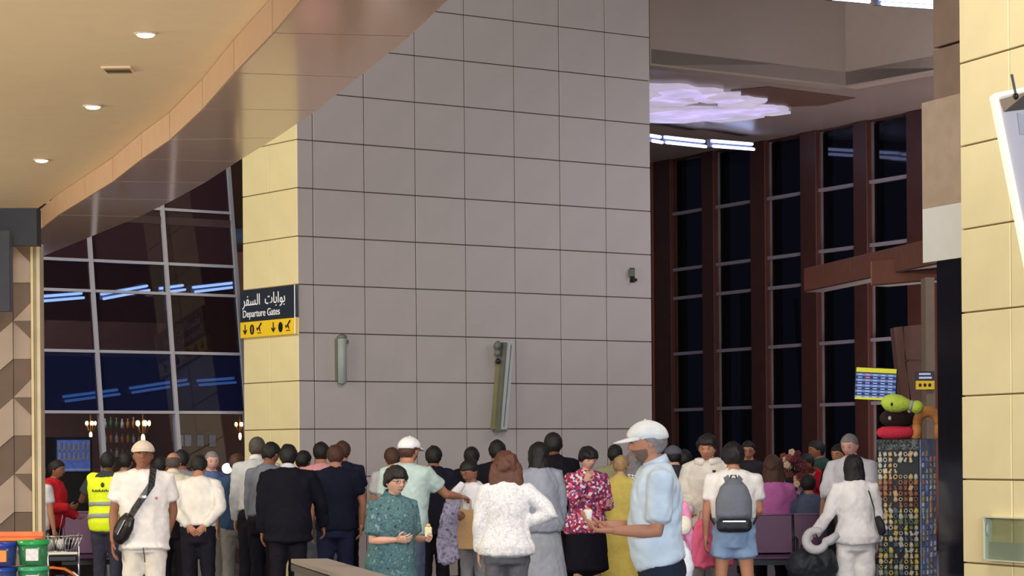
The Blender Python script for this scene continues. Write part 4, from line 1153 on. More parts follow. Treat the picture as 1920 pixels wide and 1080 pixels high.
P['dark884'] = person(884, 837, 172, 180, 'dark haired man behind the woman holding the paper bag', ('suit', 'suit_black', (18, 18, 28)), skin='brown', group=CR)
P['dark931'] = person(932, 824, 182, 182, 'taller dark haired man in a black jacket above the brown bob', ('suit', 'suit_black', (18, 18, 28)), skin='brown', w=1.05, group=CR)
P['tall'] = person(1037, 810, 185, 190, 'tall man in a black jacket behind the woman with long dark hair', ('suit', 'suit_black2', (22, 20, 26)), skin='dark', w=1.0, group=CR)
P['whitecap'] = person(767, 817, 212, 150, 'man in a white cap and mint t-shirt reaching out his right arm', ('tee', 'mint', (172, 192, 188)), ('trousers', 'jean_mid', (72, 82, 104)), 'tan', hair=('short', 'brown'), cap=(232, 230, 230), am='reach', ap='down', w=1.08, pitch=4, beard=True, group=CR)
P['scarfwoman'] = person(880, 861, 205, -42, 'woman with tied dark hair looking down at her phone, carrying a paper bag', ('tee', 'white_top', (226, 226, 230)), ('trousers', 'grey_c', (122, 122, 128)), 'brown', fem=True, hair=('bun', 'black'), pitch=28, lean=6, am='phone', ap='hold', group=CR)
P['hoodiewoman'] = person(1010, 829, 196, 200, 'woman with long dark hair in a pale grey hooded top and tunic', ('hoodie', 'grey_hood', (152, 156, 168)), ('robe', 'tunic_grey', (160, 164, 172)), 'fair', fem=True, hair=('long', 'black'), w=1.0, pitch=10, group=CR)
P['lace'] = person(948, 849, 238, 181, 'woman with a brown bob and white lace blouse, hand on her hip', ('blouse', 'lace', (225, 225, 225)), ('trousers', 'grey_tr', (96, 96, 104)), 'fair', fem=True, hair=('bobwide', 'auburn'), am='hip', ap='down', mt=lace, w=1.12, hem=.88, group=CR)
P['teal'] = person(742, 873, 262, 42, 'short haired woman in a teal patterned blouse holding a snack', ('tee', 'teal_ss', (80, 130, 136)), ('trousers', 'grey_tr2', (86, 90, 98)), 'fair', fem=True, hair=('bangs', 'black'), mt=floral_teal, am='hold', ap='hold', w=1.18, hem=.80, hy=-10, pitch=6, glasses=True, collar=(60, 110, 122), group=CR)
P['floral'] = person(1103, 837, 190, 22, 'woman in a red and white floral blouse and black skirt touching her face', ('blouse', 'floral', (200, 80, 100)), ('skirt', 'skirt_black', (20, 18, 26)), 'fair', fem=True, hair=('bangs', 'black'), mt=floral_red, am='face', ap='hold', w=1.12, pitch=16, hem=.84, group=CR)
P['d1152'] = person(1153, 833, 165, 180, 'dark haired person directly behind the woman in yellow', ('tee', 'olive', (150, 146, 110)), skin='brown', group=CR)
P['yellow'] = person(1164, 853, 180, 165, 'blond woman in a long yellow dress', ('tee', 'yellow', (214, 192, 100)), ('dress', 'yellow', (214, 192, 100)), 'fair', fem=True, hair=('short', 'blond'), pitch=16, group=CR)
P['scarf'] = person(1188, 846, 172, 175, 'person under a white patterned scarf left of the light blue cap', ('shirt', 'scarf', (220, 220, 224)), ('trousers', 'grey_lt', (120, 116, 112)), 'fair', fem=True, hair=('bob', 'grey'), mt=scarfp, group=CR)
P['capman'] = person(1214, 786, 330, -88, 'tall man in a pale cap and light blue shirt in profile, holding something', ('short', 'ice_ss', (196, 212, 226)), ('trousers', 'navy_tr', (34, 42, 58)), 'tan', hair=('crop', 'grey'), cap=(216, 218, 216), am=((-.02, .12, -1), (-.08, 1, .12), (0, 0, 1), .9), ap=((.05, .05, -1), (-.12, 1, .02), (0, 0, 1), .8), hem=.94, w=1.0, belly=.035, pitch=4, collar=(196, 212, 226), beard=True, group=CR)
P['pinkchild'] = person(1247, 895, 215, 185, 'person in a bright pink top hidden behind the man in the pale cap', ('hoodie', 'pink_hot', (238, 150, 190)), ('trousers', 'blue_pale', (150, 166, 214)), 'fair', fem=True, ap='down', am='down', w=1.15, group=CR)
P['darkcap'] = person(1262, 834, 180, 200, 'person in a dark grey cap and black top right of the pale cap', ('hoodie', 'charcoal', (52, 54, 62)), ('trousers', 'black_a', (24, 22, 30)), 'fair', cap=(84, 86, 98), am=((.5, .4, -.7), (.2, .7, -.5), (0, 0, 1), .6), group=CR)
P['navyman'] = person(1283, 842, 170, 180, 'person in a navy jacket between the dark cap and the neck pillow', ('suit', 'navy_j', (24, 30, 58)), skin='brown', group=CR)
P['neckman'] = person(1326, 812, 200, -14, 'young man with fluffy dark hair and a white neck pillow', ('hoodie', 'offwhite', (216, 210, 200)), ('trousers', 'grey_lt2', (112, 110, 112)), 'tan', hair=('fluffy', 'black'), am='holdlow', ap='holdlow', pitch=10, group=CR)
P['packwoman'] = person(1374, 828, 215, 176, 'person in a white t-shirt and denim shorts wearing a grey backpack', ('tee', 'white_tee', (224, 220, 214)), ('shorts', 'denim', (134, 158, 190)), 'tan', fem=False, hair=('fluffy', 'black'), hem=1.05, w=1.10, pitch=12, stance=1.3, am='holdlow', group=CR)
P['farman'] = person(1403, 826, 150, -10, 'man with glasses in a dark shirt far behind the grey backpack', ('tee', 'charcoal_b', (44, 42, 48)), skin='tan', glasses=True, group=CR)
P['seatpink'] = person(1449, 854, 160, 178, 'seated person with brown hair in a magenta pink shirt on the far bench', ('shirt', 'magenta', (186, 104, 164)), ('trousers', 'black_a', (24, 22, 30)), 'tan', fem=True, hair=('bob', 'brown'), seated=True, am='lap', ap='lap', group=CR)
P['seatgrey'] = person(1515, 888, 160, 178, 'seated person with dark hair in a slate blue shirt on the far bench', ('tee', 'slate_tee', (84, 94, 116)), ('trousers', 'black_a', (24, 22, 30)), 'tan', seated=True, w=1.02, am='lap', ap='lap', group=CR)
P['green'] = person(1531, 825, 149, -75, 'man in a dark green t-shirt looking left near the windows', ('tee', 'green', (48, 74, 66)), skin='brown', hy=-5, w=1.15, group=CR)
P['red'] = person(1512, 850, 152, -60, 'person in a bright red top leaning beside the man in green', ('tee', 'red_top', (188, 26, 46)), skin='brown', lean=20, w=1.05, group=CR)
P['manbehind2'] = person(1573, 832, 172, -40, 'man whose face shows left of the older grey haired man', ('tee', 'black_tee', (28, 26, 34)), skin='tan', group=CR)
P['older'] = person(1593, 813, 188, -30, 'older grey haired man in a white long sleeved shirt with folded arms', ('shirt', 'white_old', (206, 206, 216)), ('trousers', 'grey_dk', (70, 66, 66)), 'pink', hair=('crop', 'grey'), am='cross', ap='cross', w=1.1, pitch=16, lean=6, group=CR)
P['whitewoman'] = person(1601, 853, 212, 182, 'woman with a black bob in a white outfit holding a neck pillow, seen from behind', ('blouse', 'white_b', (226, 222, 220)), ('wide', 'white_trs', (222, 218, 216)), 'fair', fem=True, hair=('bob', 'black'), w=1.05, hem=.88, ap=((.35, 0, -.9), (.55, .3, -.8), (-1, 0, 0), .8), am='down', group=CR)
P['capwhite'] = person(268, 824, 226, 4, 'man in a white t-shirt, pale cap and white trousers facing the viewer', ('tee', 'white_m', (222, 216, 212)), ('trousers', 'white_c', (206, 200, 190)), 'brown', hair=('short', 'black'), cap=(204, 190, 176), am=((.22, -.05, -1), (.0, .25, -1), (-1, 0, 0), .4), ap=((.18, -.25, -1), (-.3, -.3, -1), (-1, 0, 0), .4), w=1.06, hem=.82, pitch=-7, hy=4, roll=0, group=CR)

# ------------------------------------------------------------------ worn and carried things
def on_body(p, z, ang, e):
    """point on the torso surface at height z and angle (0 = front, + towards local +x), e = outset"""
    c, (rx, ry) = p['ring'](z, e); a = R(ang)
    return c + Vector((rx * math.sin(a), -ry * math.cos(a), 0))
def ribbon(p, name, m, pts, w, th=.006, parent=None, root=None):
    """flat strap through local points lying on the torso"""
    mb = MB(); P3 = [Vector(q) for q in pts]; vs = []
    for i, q in enumerate(P3):
        t = (P3[min(i + 1, len(P3) - 1)] - P3[max(i - 1, 0)]).normalized()
        c = p['ring'](1.30)[0]; n = Vector((q.x - c.x, q.y - c.y, max(0.0, q.z - c.z) * .9)).normalized()
        b = t.cross(n).normalized() * w / 2
        for s_, h_ in ((-1, 0), (1, 0), (1, 1), (-1, 1)): vs.append(q + b * s_ + n * th * h_)
    fs = [(4 * i + j, 4 * i + (j + 1) % 4, 4 * i + 4 + (j + 1) % 4, 4 * i + 4 + j) for i in range(len(P3) - 1) for j in range(4)]
    L = 4 * (len(P3) - 1); fs += [(3, 2, 1, 0), (L, L + 1, L + 2, L + 3)]
    mb.add(vs, fs); return mb.build(name, m, parent)
def worn(p, name, label, cat, **k):
    """top level thing sharing the wearer's frame"""
    r = empty(name, p['root'].location, p['root'].rotation_euler.z, label=label, cat=cat, **k); r.scale = p['root'].scale; return r

# safety vest over the tee
p = P['vest']
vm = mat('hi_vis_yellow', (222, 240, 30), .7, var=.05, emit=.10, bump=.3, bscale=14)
g = MB(); zl_ = [.84, .92, 1.0, 1.08, 1.16, 1.24, 1.32, 1.38, 1.42]
rr_ = [p['ring'](z, .052) for z in zl_]; g.loft([r[0] for r in rr_], [r[1] for r in rr_], n=22)
for sg in (-1, 1):
    S_ = p['J'][sg][0]; E_ = p['J'][sg][1]; g.loft([S_ - Vector((sg * .09, 0, 0)), S_ - Vector((sg * .02, 0, 0)), S_.lerp(E_, .08)], [.086, .090, .088], n=14)
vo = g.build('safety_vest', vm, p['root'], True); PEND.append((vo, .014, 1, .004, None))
bandm = mat('reflective_band', (150, 156, 150), .4, var=.05)
for z in (.98, 1.12):
    b = MB(); c0, r0 = p['ring'](z - .022, .060); c1, r1 = p['ring'](z + .022, .060); b.loft([c0, c1], [r0, r1], n=26); b.build('reflective_band', bandm, vo, True)
c_, r_ = p['ring'](1.30, .060)
vpm = mat('vest_print', (60, 66, 40), .6, var=0)
for q_ in range(13):
    h_ = (.030, .022, .026, .018)[q_ % 4]
    MB().box((-.006, 0, 0), (.006, .006, h_)).build('print_mark', vpm, vo, loc=c_ + Vector((-.12 + q_ * .02, r_[1] - .004 - abs(q_ - 6) * .0022, -.03)))
MB().loft([c_ + Vector((0, r_[1] + .004, .05)), c_ + Vector((0, r_[1] + .012, .05))], [(.022, .03), (.016, .02)], n=8).build('emblem', mat('vest_print', (60, 66, 40)), vo)

# crossbody bag on the man in white
p = P['capwhite']
bag = worn(p, 'crossbody_bag', 'black crossbody bag on the man in white t-shirt and cap', 'bag')
lea = mat('black_leather', (22, 20, 22), .35, var=.1, bump=.2)
path = [on_body(p, z, a, .052) for z, a in ((1.43, 26), (1.36, 18), (1.26, 2), (1.16, -16), (1.08, -30), (1.0, -42))]
path[0] = p['up']((.085, .02, 1.515)); path.insert(1, p['up']((.085, -.07, 1.49)))
ribbon(p, 'strap', lea, path, .055, .008, root=1, parent=bag)
b0 = on_body(p, 1.10, -28, .06); b1 = on_body(p, .90, -62, .07)
mb = MB(); mb.loft([b0, b0.lerp(b1, .3), b0.lerp(b1, .7), b1], [(.055, .035), (.085, .045), (.09, .048), (.06, .035)], side=(.6, -.5, .4), n=14); bo = mb.build('pouch', lea, bag, True)
mb = MB(); mb.loft([b0.lerp(b1, .15) + Vector((-.02, -.05, 0)), b0.lerp(b1, .75) + Vector((-.02, -.055, 0))], [.005, .005], n=6); mb.build('zip', chrome, bag)
mb = MB(); q = path[3]; mb.ball(q + Vector((0, -.012, 0)), (.035, .006, .018)); mb.build('strap_badge', chrome, bag)
mb = MB(); mb.loft([(.0, -.148, .84), (.01, -.15, .78), (.015, -.148, .72)], [.004] * 3, n=5); mb.build('drawstring', black_metal, p['root'])
mb = MB(); q = on_body(p, 1.25, 32, .03); mb.ball(q, (.012, .006, .012), nu=8, nv=5); mb.build('chest_emblem', mat('emblem_red', (190, 110, 110)), p['top'])

# backpack
p = P['packwoman']
bp_ = worn(p, 'backpack', 'grey backpack with black lower pocket on the person in denim shorts', 'backpack')
gm = mat('pack_grey', (104, 110, 120), .75, var=.08, bump=.3); gb = mat('pack_black', (30, 32, 40), .6, var=.1, bump=.2)
yb = .125
def pk(x, y, z): return p['up']((x, y, z))
mb = MB(); mb.loft([pk(0, yb + .05, 1.02), pk(0, yb + .085, 1.08), pk(0, yb + .09, 1.2), pk(0, yb + .075, 1.32), pk(0, yb + .05, 1.39)], [(.15, .05), (.165, .085), (.165, .09), (.125, .075), (.055, .04)], n=20)
po = mb.build('main_compartment', gm, bp_, True); PEND.append((po, .012, 1, .004, None))
mb = MB(); mb.cbox((-.155, yb + .02, .94), (.155, yb + .20, 1.06), .03); mo = mb.build('lower_pocket', gb, bp_, True); PEND.append((mo, .01, 1, .003, None))
mb = MB(); mb.box((-.10, yb + .198, 1.03), (.10, yb + .208, 1.04)); mb.build('zip', chrome, bp_)
mb = MB(); mb.loft([pk(-.03, yb + .03, 1.39), pk(-.02, yb + .05, 1.43), pk(.02, yb + .05, 1.43), pk(.03, yb + .03, 1.39)], [.007] * 4, n=6); mb.build('carry_loop', gb, bp_)
mb = MB(); mb.loft([pk(-.09, yb + .135, 1.14), pk(-.06, yb + .14, 1.28), pk(0, yb + .12, 1.34), pk(.06, yb + .14, 1.28), pk(.09, yb + .135, 1.14)], [.005] * 5, n=5); mb.build('top_zip', gb, bp_)
for sg in (-1, 1):
    pts = [pk(.05 * sg, yb + .02, 1.385), pk(.085 * sg, .06, 1.468), pk(.105 * sg, -.02, 1.472), pk(.115 * sg, -.12, 1.40), pk(.13 * sg, -.15, 1.28)]
    ribbon(p, 'shoulder_strap', gm, pts, .05, .01, bp_)
    pts = [pk(.13 * sg, -.15, 1.28), pk(.18 * sg, -.10, 1.14), pk(.205 * sg, .02, 1.06), pk(.17 * sg, yb + .02, 1.0)]
    ribbon(p, 'lower_strap', gb, pts, .022, .006, bp_)

def torus(mb, c, Rm, r, a0, a1, M=None, n=18, m=10, flat=1.0):
    pts = [Vector((Rm * math.cos(mixv(a0, a1, i / n)), Rm * flat * math.sin(mixv(a0, a1, i / n)), 0)) for i in range(n + 1)]
    pts = [Vector(c) + (M @ q if M else q) for q in pts]
    mb.loft(pts, [r * (.75 + .25 * math.sin(PI * i / n)) for i in range(n + 1)], side=(M @ Vector((0, 0, 1))) if M else (0, 0, 1), n=m)
# neck pillow on the young man
p = P['neckman']; np_ = worn(p, 'neck_pillow', 'white neck pillow around the neck of the fluffy haired man', 'pillow')
mb = MB(); torus(mb, p['up']((0, 0, 1.475)), .095, .048, -PI * .40, PI * 1.40, n=20); mb.build('cushion', mat('plush_white', (226, 222, 214), .9, var=.05, bump=.5, bscale=30), np_, True)
ribbon(p, 'strap', gb, [on_body(p, 1.40, 20, .05), on_body(p, 1.3, 24, .05), on_body(p, 1.15, 28, .052), on_body(p, 1.05, 30, .055)], .03, .006, worn(p, 'bag_strap', 'dark shoulder strap across the white top of the fluffy haired man', 'strap'))
# dark strap on scarf person, robe man
p = P['whitewoman']; ws = worn(p, 'shoulder_bag', 'small black shoulder bag on the right hip of the woman in white', 'bag')
ribbon(p, 'strap', gb, [p['up']((-.09, .02, 1.475)), on_body(p, 1.36, 215, .04), on_body(p, 1.22, 235, .045), on_body(p, 1.1, 250, .05)], .014, .005, ws)
mb = MB(); mb.loft([on_body(p, 1.12, 252, .07), on_body(p, 1.05, 252, .09), on_body(p, .96, 252, .085)], [(.03, .06), (.04, .09), (.03, .08)], side=(1, 0, 0), n=12); mb.build('pouch', gb, ws, True)
p = P['robe']; rs = worn(p, 'sling_bag', 'thin black strap and small bag on the man in the pale robe', 'bag')
ribbon(p, 'strap', gb, [p['up']((-.08, .0, 1.48)), on_body(p, 1.36, 200, .035), on_body(p, 1.2, 180, .04), on_body(p, 1.02, 150, .045)], .02, .005, rs)
mb = MB(); mb.loft([on_body(p, .99, 130, .06), on_body(p, .93, 130, .07), on_body(p, .86, 130, .06)], [(.03, .05), (.035, .06), (.03, .05)], n=10); mb.build('pouch', gb, rs, True)

def free(name, loc, rz, label, cat, **k): return empty(name, loc, rz, label=label, cat=cat, **k)
def hand_pt(p, sg, fwd=.09):
    S_, E_, W_, Fd, pn, cu = p['J'][sg]; return p['wp'](W_ + Fd.normalized() * fwd + pn.normalized() * .03)
# glowing phone
p = P['phonebald']; q = hand_pt(P['phonebald'], 1, .09) + Vector((0, -.03, .02))
ph = free('phone', q, R(0), 'phone with a brilliant round torch light held above the crowd on the left', 'phone')
MB().cbox((-.037, -.004, -.075), (.037, .004, .075), .003).build('case', black_metal, ph)
MB().ball((0, -.008, 0), (.058, .012, .058), nu=20).build('torch', mat('torch_glow', (225, 245, 255), emit=3.5, var=0), ph, True)
# snack of the woman in teal, phone of scarf woman, thing held by cap man
q = hand_pt(P['teal'], 1, .08) + Vector((0, 0, .03)); sn = free('snack_wrap', q, .4, 'cream wrapped snack in the hand of the woman in teal', 'food')
MB().cbox((-.026, -.014, -.035), (.026, .014, .045), .01).build('wrapper', mat('snack_cream', (226, 218, 176), .7), sn)
MB().loft([(0, 0, .04), (0, 0, .062)], [(.02, .012), (.014, .008)], n=10).build('filling', mat('snack_fill', (200, 170, 110)), sn, True)
q = hand_pt(P['capman'], -1, .09); sn = free('paper_cup', q + Vector((0, 0, .0)), 0, 'small white and orange item in the hands of the man in the pale cap', 'cup')
MB().loft([(0, 0, -.03), (0, 0, .04)], [.02, .026], n=14).build('cup', white_paint, sn, True)
MB().loft([(0, 0, .035), (0, 0, .048)], [.024, .018], n=12).build('contents', mat('cup_orange', (220, 120, 70)), sn, True)
q = hand_pt(P['scarfwoman'], -1, .08); phn = free('smartphone', q + Vector((0, 0, .03)), R(-60), 'dark smartphone held by the woman with the paper bag', 'phone')
MB().cbox((-.036, -.005, -.07), (.036, .005, .07), .003).build('case', black_metal, phn); phn.rotation_euler = (R(-35), 0, R(-50))
# paper bag and folded jacket
p = P['scarfwoman']; d_ = FPX / 205
q = at(874, 1030, d_ - .18); pb = free('paper_bag', q, R(-8), 'tan paper bag hanging from the arm of the woman with the phone', 'bag')
km = mat('kraft_paper', (182, 148, 104), .85, var=.06, bump=.25)
MB().cbox((-.085, -.05, 0), (.085, .05, .36), .008).build('bag_body', km, pb)
for sg in (-1, 1):
    mb = MB(); mb.loft([(-.045, .045 * sg, .35), (-.04, .045 * sg, .45), (.0, .045 * sg, .48), (.04, .045 * sg, .45), (.045, .045 * sg, .35)], [.004] * 5, n=5); mb.build('handle', km, pb)
q = at(842, 1010, d_ - .22); jk = free('folded_jacket', q, 0, 'lilac grey folded jacket draped over an arm beside the paper bag', 'jacket')
mb = MB(); mb.loft([(-.03, 0, -.22), (-.02, 0, -.05), (.0, 0, .15), (.03, 0, .30), (.08, -.01, .36)], [(.075, .035), (.10, .045), (.09, .05), (.06, .045), (.04, .04)], n=14)
mb.loft([(.05, .02, -.18), (.04, .02, .05), (.05, .0, .30)], [(.04, .03), (.05, .035), (.05, .04)], n=10)
jo = mb.build('cloth_body', striped, jk, True); PEND.append((jo, .012, 1, .016, None))
mb = MB(); mb.loft([(.00, -.03, .33), (.06, -.05, .42), (.13, -.04, .50)], [(.035, .02), (.04, .02), (.03, .02)], n=10); wo = mb.build('white_towel', mat('towel_white', (226, 224, 228), .9), jk, True)
# pink bags right of the pale cap man
for x, y, lab, c in ((1320, 1062, 'bright pink shopping bag between the pale cap man and the denim shorts, front one', (226, 96, 130)), (1348, 1060, 'darker pink shopping bag right behind the front pink bag', (196, 76, 112))):
    q = at(x, y, 22.2 if x < 1330 else 22.6); b_ = free('shopping_bag', q, R(6), lab, 'bag', group='pink shopping bags')
    m_ = mat('bag_pink_%d' % c[0], c, .6, var=.1, bump=.4, bscale=8)
    mb = MB(); mb.loft([(0, 0, 0), (0, 0, .1), (0, 0, .28), (0, 0, .42)], [(.13, .07), (.135, .075), (.11, .05), (.07, .02)], n=18); o = mb.build('bag_body', m_, b_, True); PEND.append((o, .012, 1, .012, None))
    mb = MB(); mb.loft([(-.05, 0, .40), (-.03, 0, .50), (.03, 0, .50), (.05, 0, .40)], [.006] * 4, n=5); mb.build('handle', m_, b_)
q = at(1284, 1072, 21.2); b_ = free('plastic_bag', q, 0, 'crumpled white plastic bag held low by the person in bright pink', 'bag')
mb = MB(); mb.loft([(0, 0, -.06), (.01, 0, .05), (0, 0, .16), (-.02, 0, .26)], [(.05, .04), (.075, .055), (.06, .04), (.02, .015)], n=14); o = mb.build('bag_body', mat('plastic_white', (224, 228, 240), .4, var=.05, bump=.5, bscale=16), b_, True); PEND.append((o, .01, 1, .014, None))
q = at(1284, 985, 21.25); b_ = free('bread_bag', q, 0, 'cream rounded bundle against the bright pink top', 'bundle')
MB().ball((0, 0, 0), (.062, .05, .085)).build('bundle', mat('bundle_cream', (232, 222, 206), .8, bump=.4), b_, True)
q = P['scarf']
# grey neck pillow in the hand of the woman in white
q = at(1530, 1013, 21.3); gp = free('neck_pillow', q, 0, 'grey curved neck pillow held by the woman in white above a black bag', 'pillow')
M_ = Matrix.Rotation(R(70), 3, 'X')
mb = MB(); torus(mb, (0, 0, 0), .085, .042, R(60), R(360), Matrix.Rotation(R(78), 3, 'X')); mb.loft([(.075, 0, -.02), (.13, .0, .0), (.19, .01, .05)], [.04, .042, .03], n=10); mb.build('cushion', mat('plush_grey', (176, 174, 176), .9, var=.05, bump=.5, bscale=30), gp, True)
q = at(1522, 1070, 21.6); bb_ = free('travel_bag', (q.x, q.y, q.z - .08), R(5), 'large soft black bag below the grey neck pillow', 'bag')
mb = MB(); mb.loft([(-.17, 0, .06), (-.12, 0, .12), (0, 0, .15), (.12, 0, .13), (.19, 0, .06)], [(.07, .08), (.13, .14), (.14, .16), (.13, .15), (.07, .08)], side=(0, 1, 0), n=14); o = mb.build('bag_body', gb, bb_, True); PEND.append((o, .013, 1, .012, None))
mb = MB(); mb.loft([(-.10, 0, .26), (-.06, 0, .38), (.04, 0, .40), (.10, 0, .27)], [.009] * 4, n=6); mb.build('handle', gb, bb_)
# flowers between the seated people
q = at(1484, 905, 29.9)
fl_ = free('flower_arrangement', (q.x, q.y, 0), 0, 'dark red and cream dried flower arrangement between the seated people', 'flowers')
MB().loft([(0, 0, 0), (0, 0, .5), (0, 0, .9), (0, 0, 1.15)], [.10, .10, .14, .17], n=16).build('vase', pattern('vase_print', [(52, 52, 88), (120, 96, 120), (34, 34, 56), (150, 120, 130)], 24), fl_, True)
random.seed(5)
pm = [mat('petal_rust', (128, 64, 52), .8, var=.2), mat('petal_cream', (196, 170, 140), .8, var=.1), mat('petal_maroon', (88, 34, 44), .8, var=.2), mat('petal_leaf', (44, 46, 40), .8, var=.2)]
for k in range(64):
    a = random.uniform(0, 2 * PI); rr_ = .25 * math.sqrt(random.random()); z = 1.26 + random.uniform(0, .38) - rr_ * .5
    c = Vector((rr_ * math.cos(a), rr_ * math.sin(a), z))
    mb = MB(); mb.loft([(0, 0, 1.10), c * .6 + Vector((0, 0, .45)), c], [.004] * 3, n=4)
    mb.build('stem', pm[3], fl_)
    mb = MB()
    for q_ in range(5):
        b = q_ * 2 * PI / 5; mb.ball(c + Vector((.022 * math.cos(b), -.01, .022 * math.sin(b))), (.024, .018, .024), nu=6, nv=4)
    mb.ball(c, .011, nu=6, nv=4); mb.build('blossom', random.choice(pm[:3] + [pm[0]]), fl_)

# ------------------------------------------------------------------ benches
pur = mat('seat_purple', (92, 54, 92), .45, var=.06)
def bench(x, y, d, n, label, rz=0.0, flip=False, start=0):
    q = at(x, y, d); W_ = .56
    for i in range(1):
        pass
    r = empty('bench', (q.x, q.y, 0), rz, label=label, cat='bench', group='purple metal waiting benches')
    hz = q.z
    fs = -1 if not flip else 1
    for i in range(n):
        x0 = i * W_ + .015; x1 = (i + 1) * W_ - .015
        mb = MB(); mb.slab([(x0, 0, hz), (x1, 0, hz), (x1, fs * .07, .46), (x0, fs * .07, .46)], (0, -fs * .02, 0)); mb.build('backrest', pur, r)
        mb = MB(); mb.slab([(x0, fs * .07, .44), (x1, fs * .07, .44), (x1, fs * .52, .43), (x0, fs * .52, .43)], (0, 0, -.02)); mb.build('seat', pur, r)
        mb = MB(); mb.loft([(x0, 0, hz + .005), (x1, 0, hz + .005)], [.011, .011], n=8); mb.build('top_rail', mat('rail_lilac', (120, 86, 120), .35), r, True)
    for i in range(n + 1):
        x0 = i * W_
        mb = MB(); mb.loft([(x0, 0, hz), (x0, fs * .07, .60), (x0, fs * .10, .42), (x0, fs * .50, .40)], [.013] * 4, n=6); mb.build('divider', black_metal, r, True)
        mb = MB(); mb.loft([(x0, fs * .08, .62), (x0, fs * .30, .64), (x0, fs * .42, .62), (x0, fs * .44, .42)], [.014] * 4, n=6); mb.build('armrest', chrome if i % 2 else black_metal, r, True)
    mb = MB(); mb.box((0, fs * .27 - .03, .33), (n * W_, fs * .27 + .03, .39)); mb.build('beam', black_metal, r)
    for i in (0, n):
        x0 = i * W_ + (.25 if i == 0 else -.25)
        mb = MB(); mb.loft([(x0, fs * .27, .36), (x0, fs * .27, .06)], [.028, .028], n=8); mb.loft([(x0, fs * .02, .03), (x0, fs * .27, .07), (x0, fs * .55, .03)], [.02, .028, .02], n=8); mb.build('leg', chrome, r, True)
    return r
bench(1300, 967, 27.7, 4, 'purple waiting bench in front behind the grey backpack, facing the viewer')
bench(1300, 970, 28.45, 4, 'far purple waiting bench, back to back with the front one, where people sit', flip=True)
bench(20, 962, 29.2, 3, 'purple waiting bench on the left behind the yellow vest')

# ------------------------------------------------------------------ souvenir stand with magnets
q = at(1684, 823, 22.6); Sg = 22.6 / FPX
sx = empty('souvenir_stand', (q.x, q.y, 0), R(-28), label='tall dark souvenir display stand covered in small trinkets', cat='display stand')
wf, ds, hs = .40, .46, q.z
MB().cbox((-wf / 2, 0, .05), (wf / 2, ds, hs), .008).build('board_box', mat('stand_dark', (46, 52, 62), .5, var=.15, scale=20), sx)
MB().box((-wf / 2 - .02, -.02, 0), (wf / 2 + .02, ds + .02, .05)).build('base', black_metal, sx)
MB().box((-wf / 2, -.012, hs - .10), (wf / 2, -.002, hs - .005)).build('header_print', pattern('header_print', [(120, 124, 124), (60, 66, 72), (90, 96, 98)], 60), sx)
MB().box((wf / 2 + .001, .01, .05), (wf / 2 + .012, ds - .01, hs - .005)).build('side_board', mat('side_board', (150, 160, 190), .35, var=.3, scale=10), sx)
random.seed(21)
mcol = [mat('trinket_%d' % i, c, .45, var=.25, scale=60) for i, c in enumerate(((206, 178, 130), (168, 120, 90), (190, 192, 180), (120, 130, 84), (214, 200, 168), (140, 84, 66), (96, 112, 130), (206, 190, 96)))]
scol = [mat('trinket_s%d' % i, c, .35, var=.2, scale=60) for i, c in enumerate(((170, 190, 230), (226, 226, 236), (214, 160, 140), (120, 140, 210), (180, 214, 200), (224, 190, 120)))]
protos = []
mb = MB(); mb.loft([(0, 0, -.02), (0, 0, -.01), (0, 0, .01), (0, 0, .02)], [(.010, .006), (.018, .010), (.015, .009), (.006, .004)], n=8); protos.append(mb.mesh('trinket'))
mb = MB(); mb.cbox((-.016, -.008, -.02), (.016, .008, .02), .004); protos.append(mb.mesh('trinket'))
mb = MB(); torus(mb, (0, 0, 0), .013, .005, 0, 2 * PI, Matrix.Rotation(PI / 2, 3, 'X'), n=10, m=5); protos.append(mb.mesh('trinket'))
mb = MB(); mb.ball((0, 0, .008), (.010, .007, .012), nu=8, nv=6); mb.ball((0, 0, -.010), (.014, .008, .012), nu=8, nv=6); protos.append(mb.mesh('trinket'))
allm = {}
Mst = Matrix.Translation(sx.location) @ Matrix.Rotation(R(-28), 4, 'Z')
def trinket(loc, rz, m_, kind, lab, grp):
    key = (kind, m_.name)
    if key not in allm:
        me = protos[kind].copy(); me.materials.append(m_); allm[key] = me
    o = bpy.data.objects.new('souvenir', allm[key]); COL.objects.link(o); o.location = Mst @ Vector(loc); o.rotation_euler = (random.uniform(-.1, .1), random.uniform(-.5, .5), R(-28) + rz)
    k = random.uniform(1.0, 1.3); o.scale = (k, 1, k * random.uniform(.9, 1.15)); tag(o, lab, 'souvenir', grp)
nr = int((hs - .2) / .052)
for j in range(nr):
    z = hs - .14 - j * .052
    if z < .12: break
    for i in range(8):
        if 1 < j < 5 and i > 3 and j < 4: continue
        if random.random() < .06: continue
        ci = random.choice((0, 4, 2)) if j < 5 else (random.choice((1, 5, 1, 0)) if j < 10 else random.choice((0, 2, 3, 4, 7, 6)))
        trinket((-wf / 2 + .028 + i * .049, -.010, z), 0, mcol[ci], random.randrange(4), 'small souvenir hanging on the dark front of the display stand', 'souvenirs on the front of the stand')
    for i in range(4):
        if random.random() < .1: continue
        trinket((wf / 2 + .018, .06 + i * .11, z), PI / 2, random.choice(scol), random.randrange(4), 'small bright souvenir hanging on the pale right side of the display stand', 'souvenirs on the side of the stand')
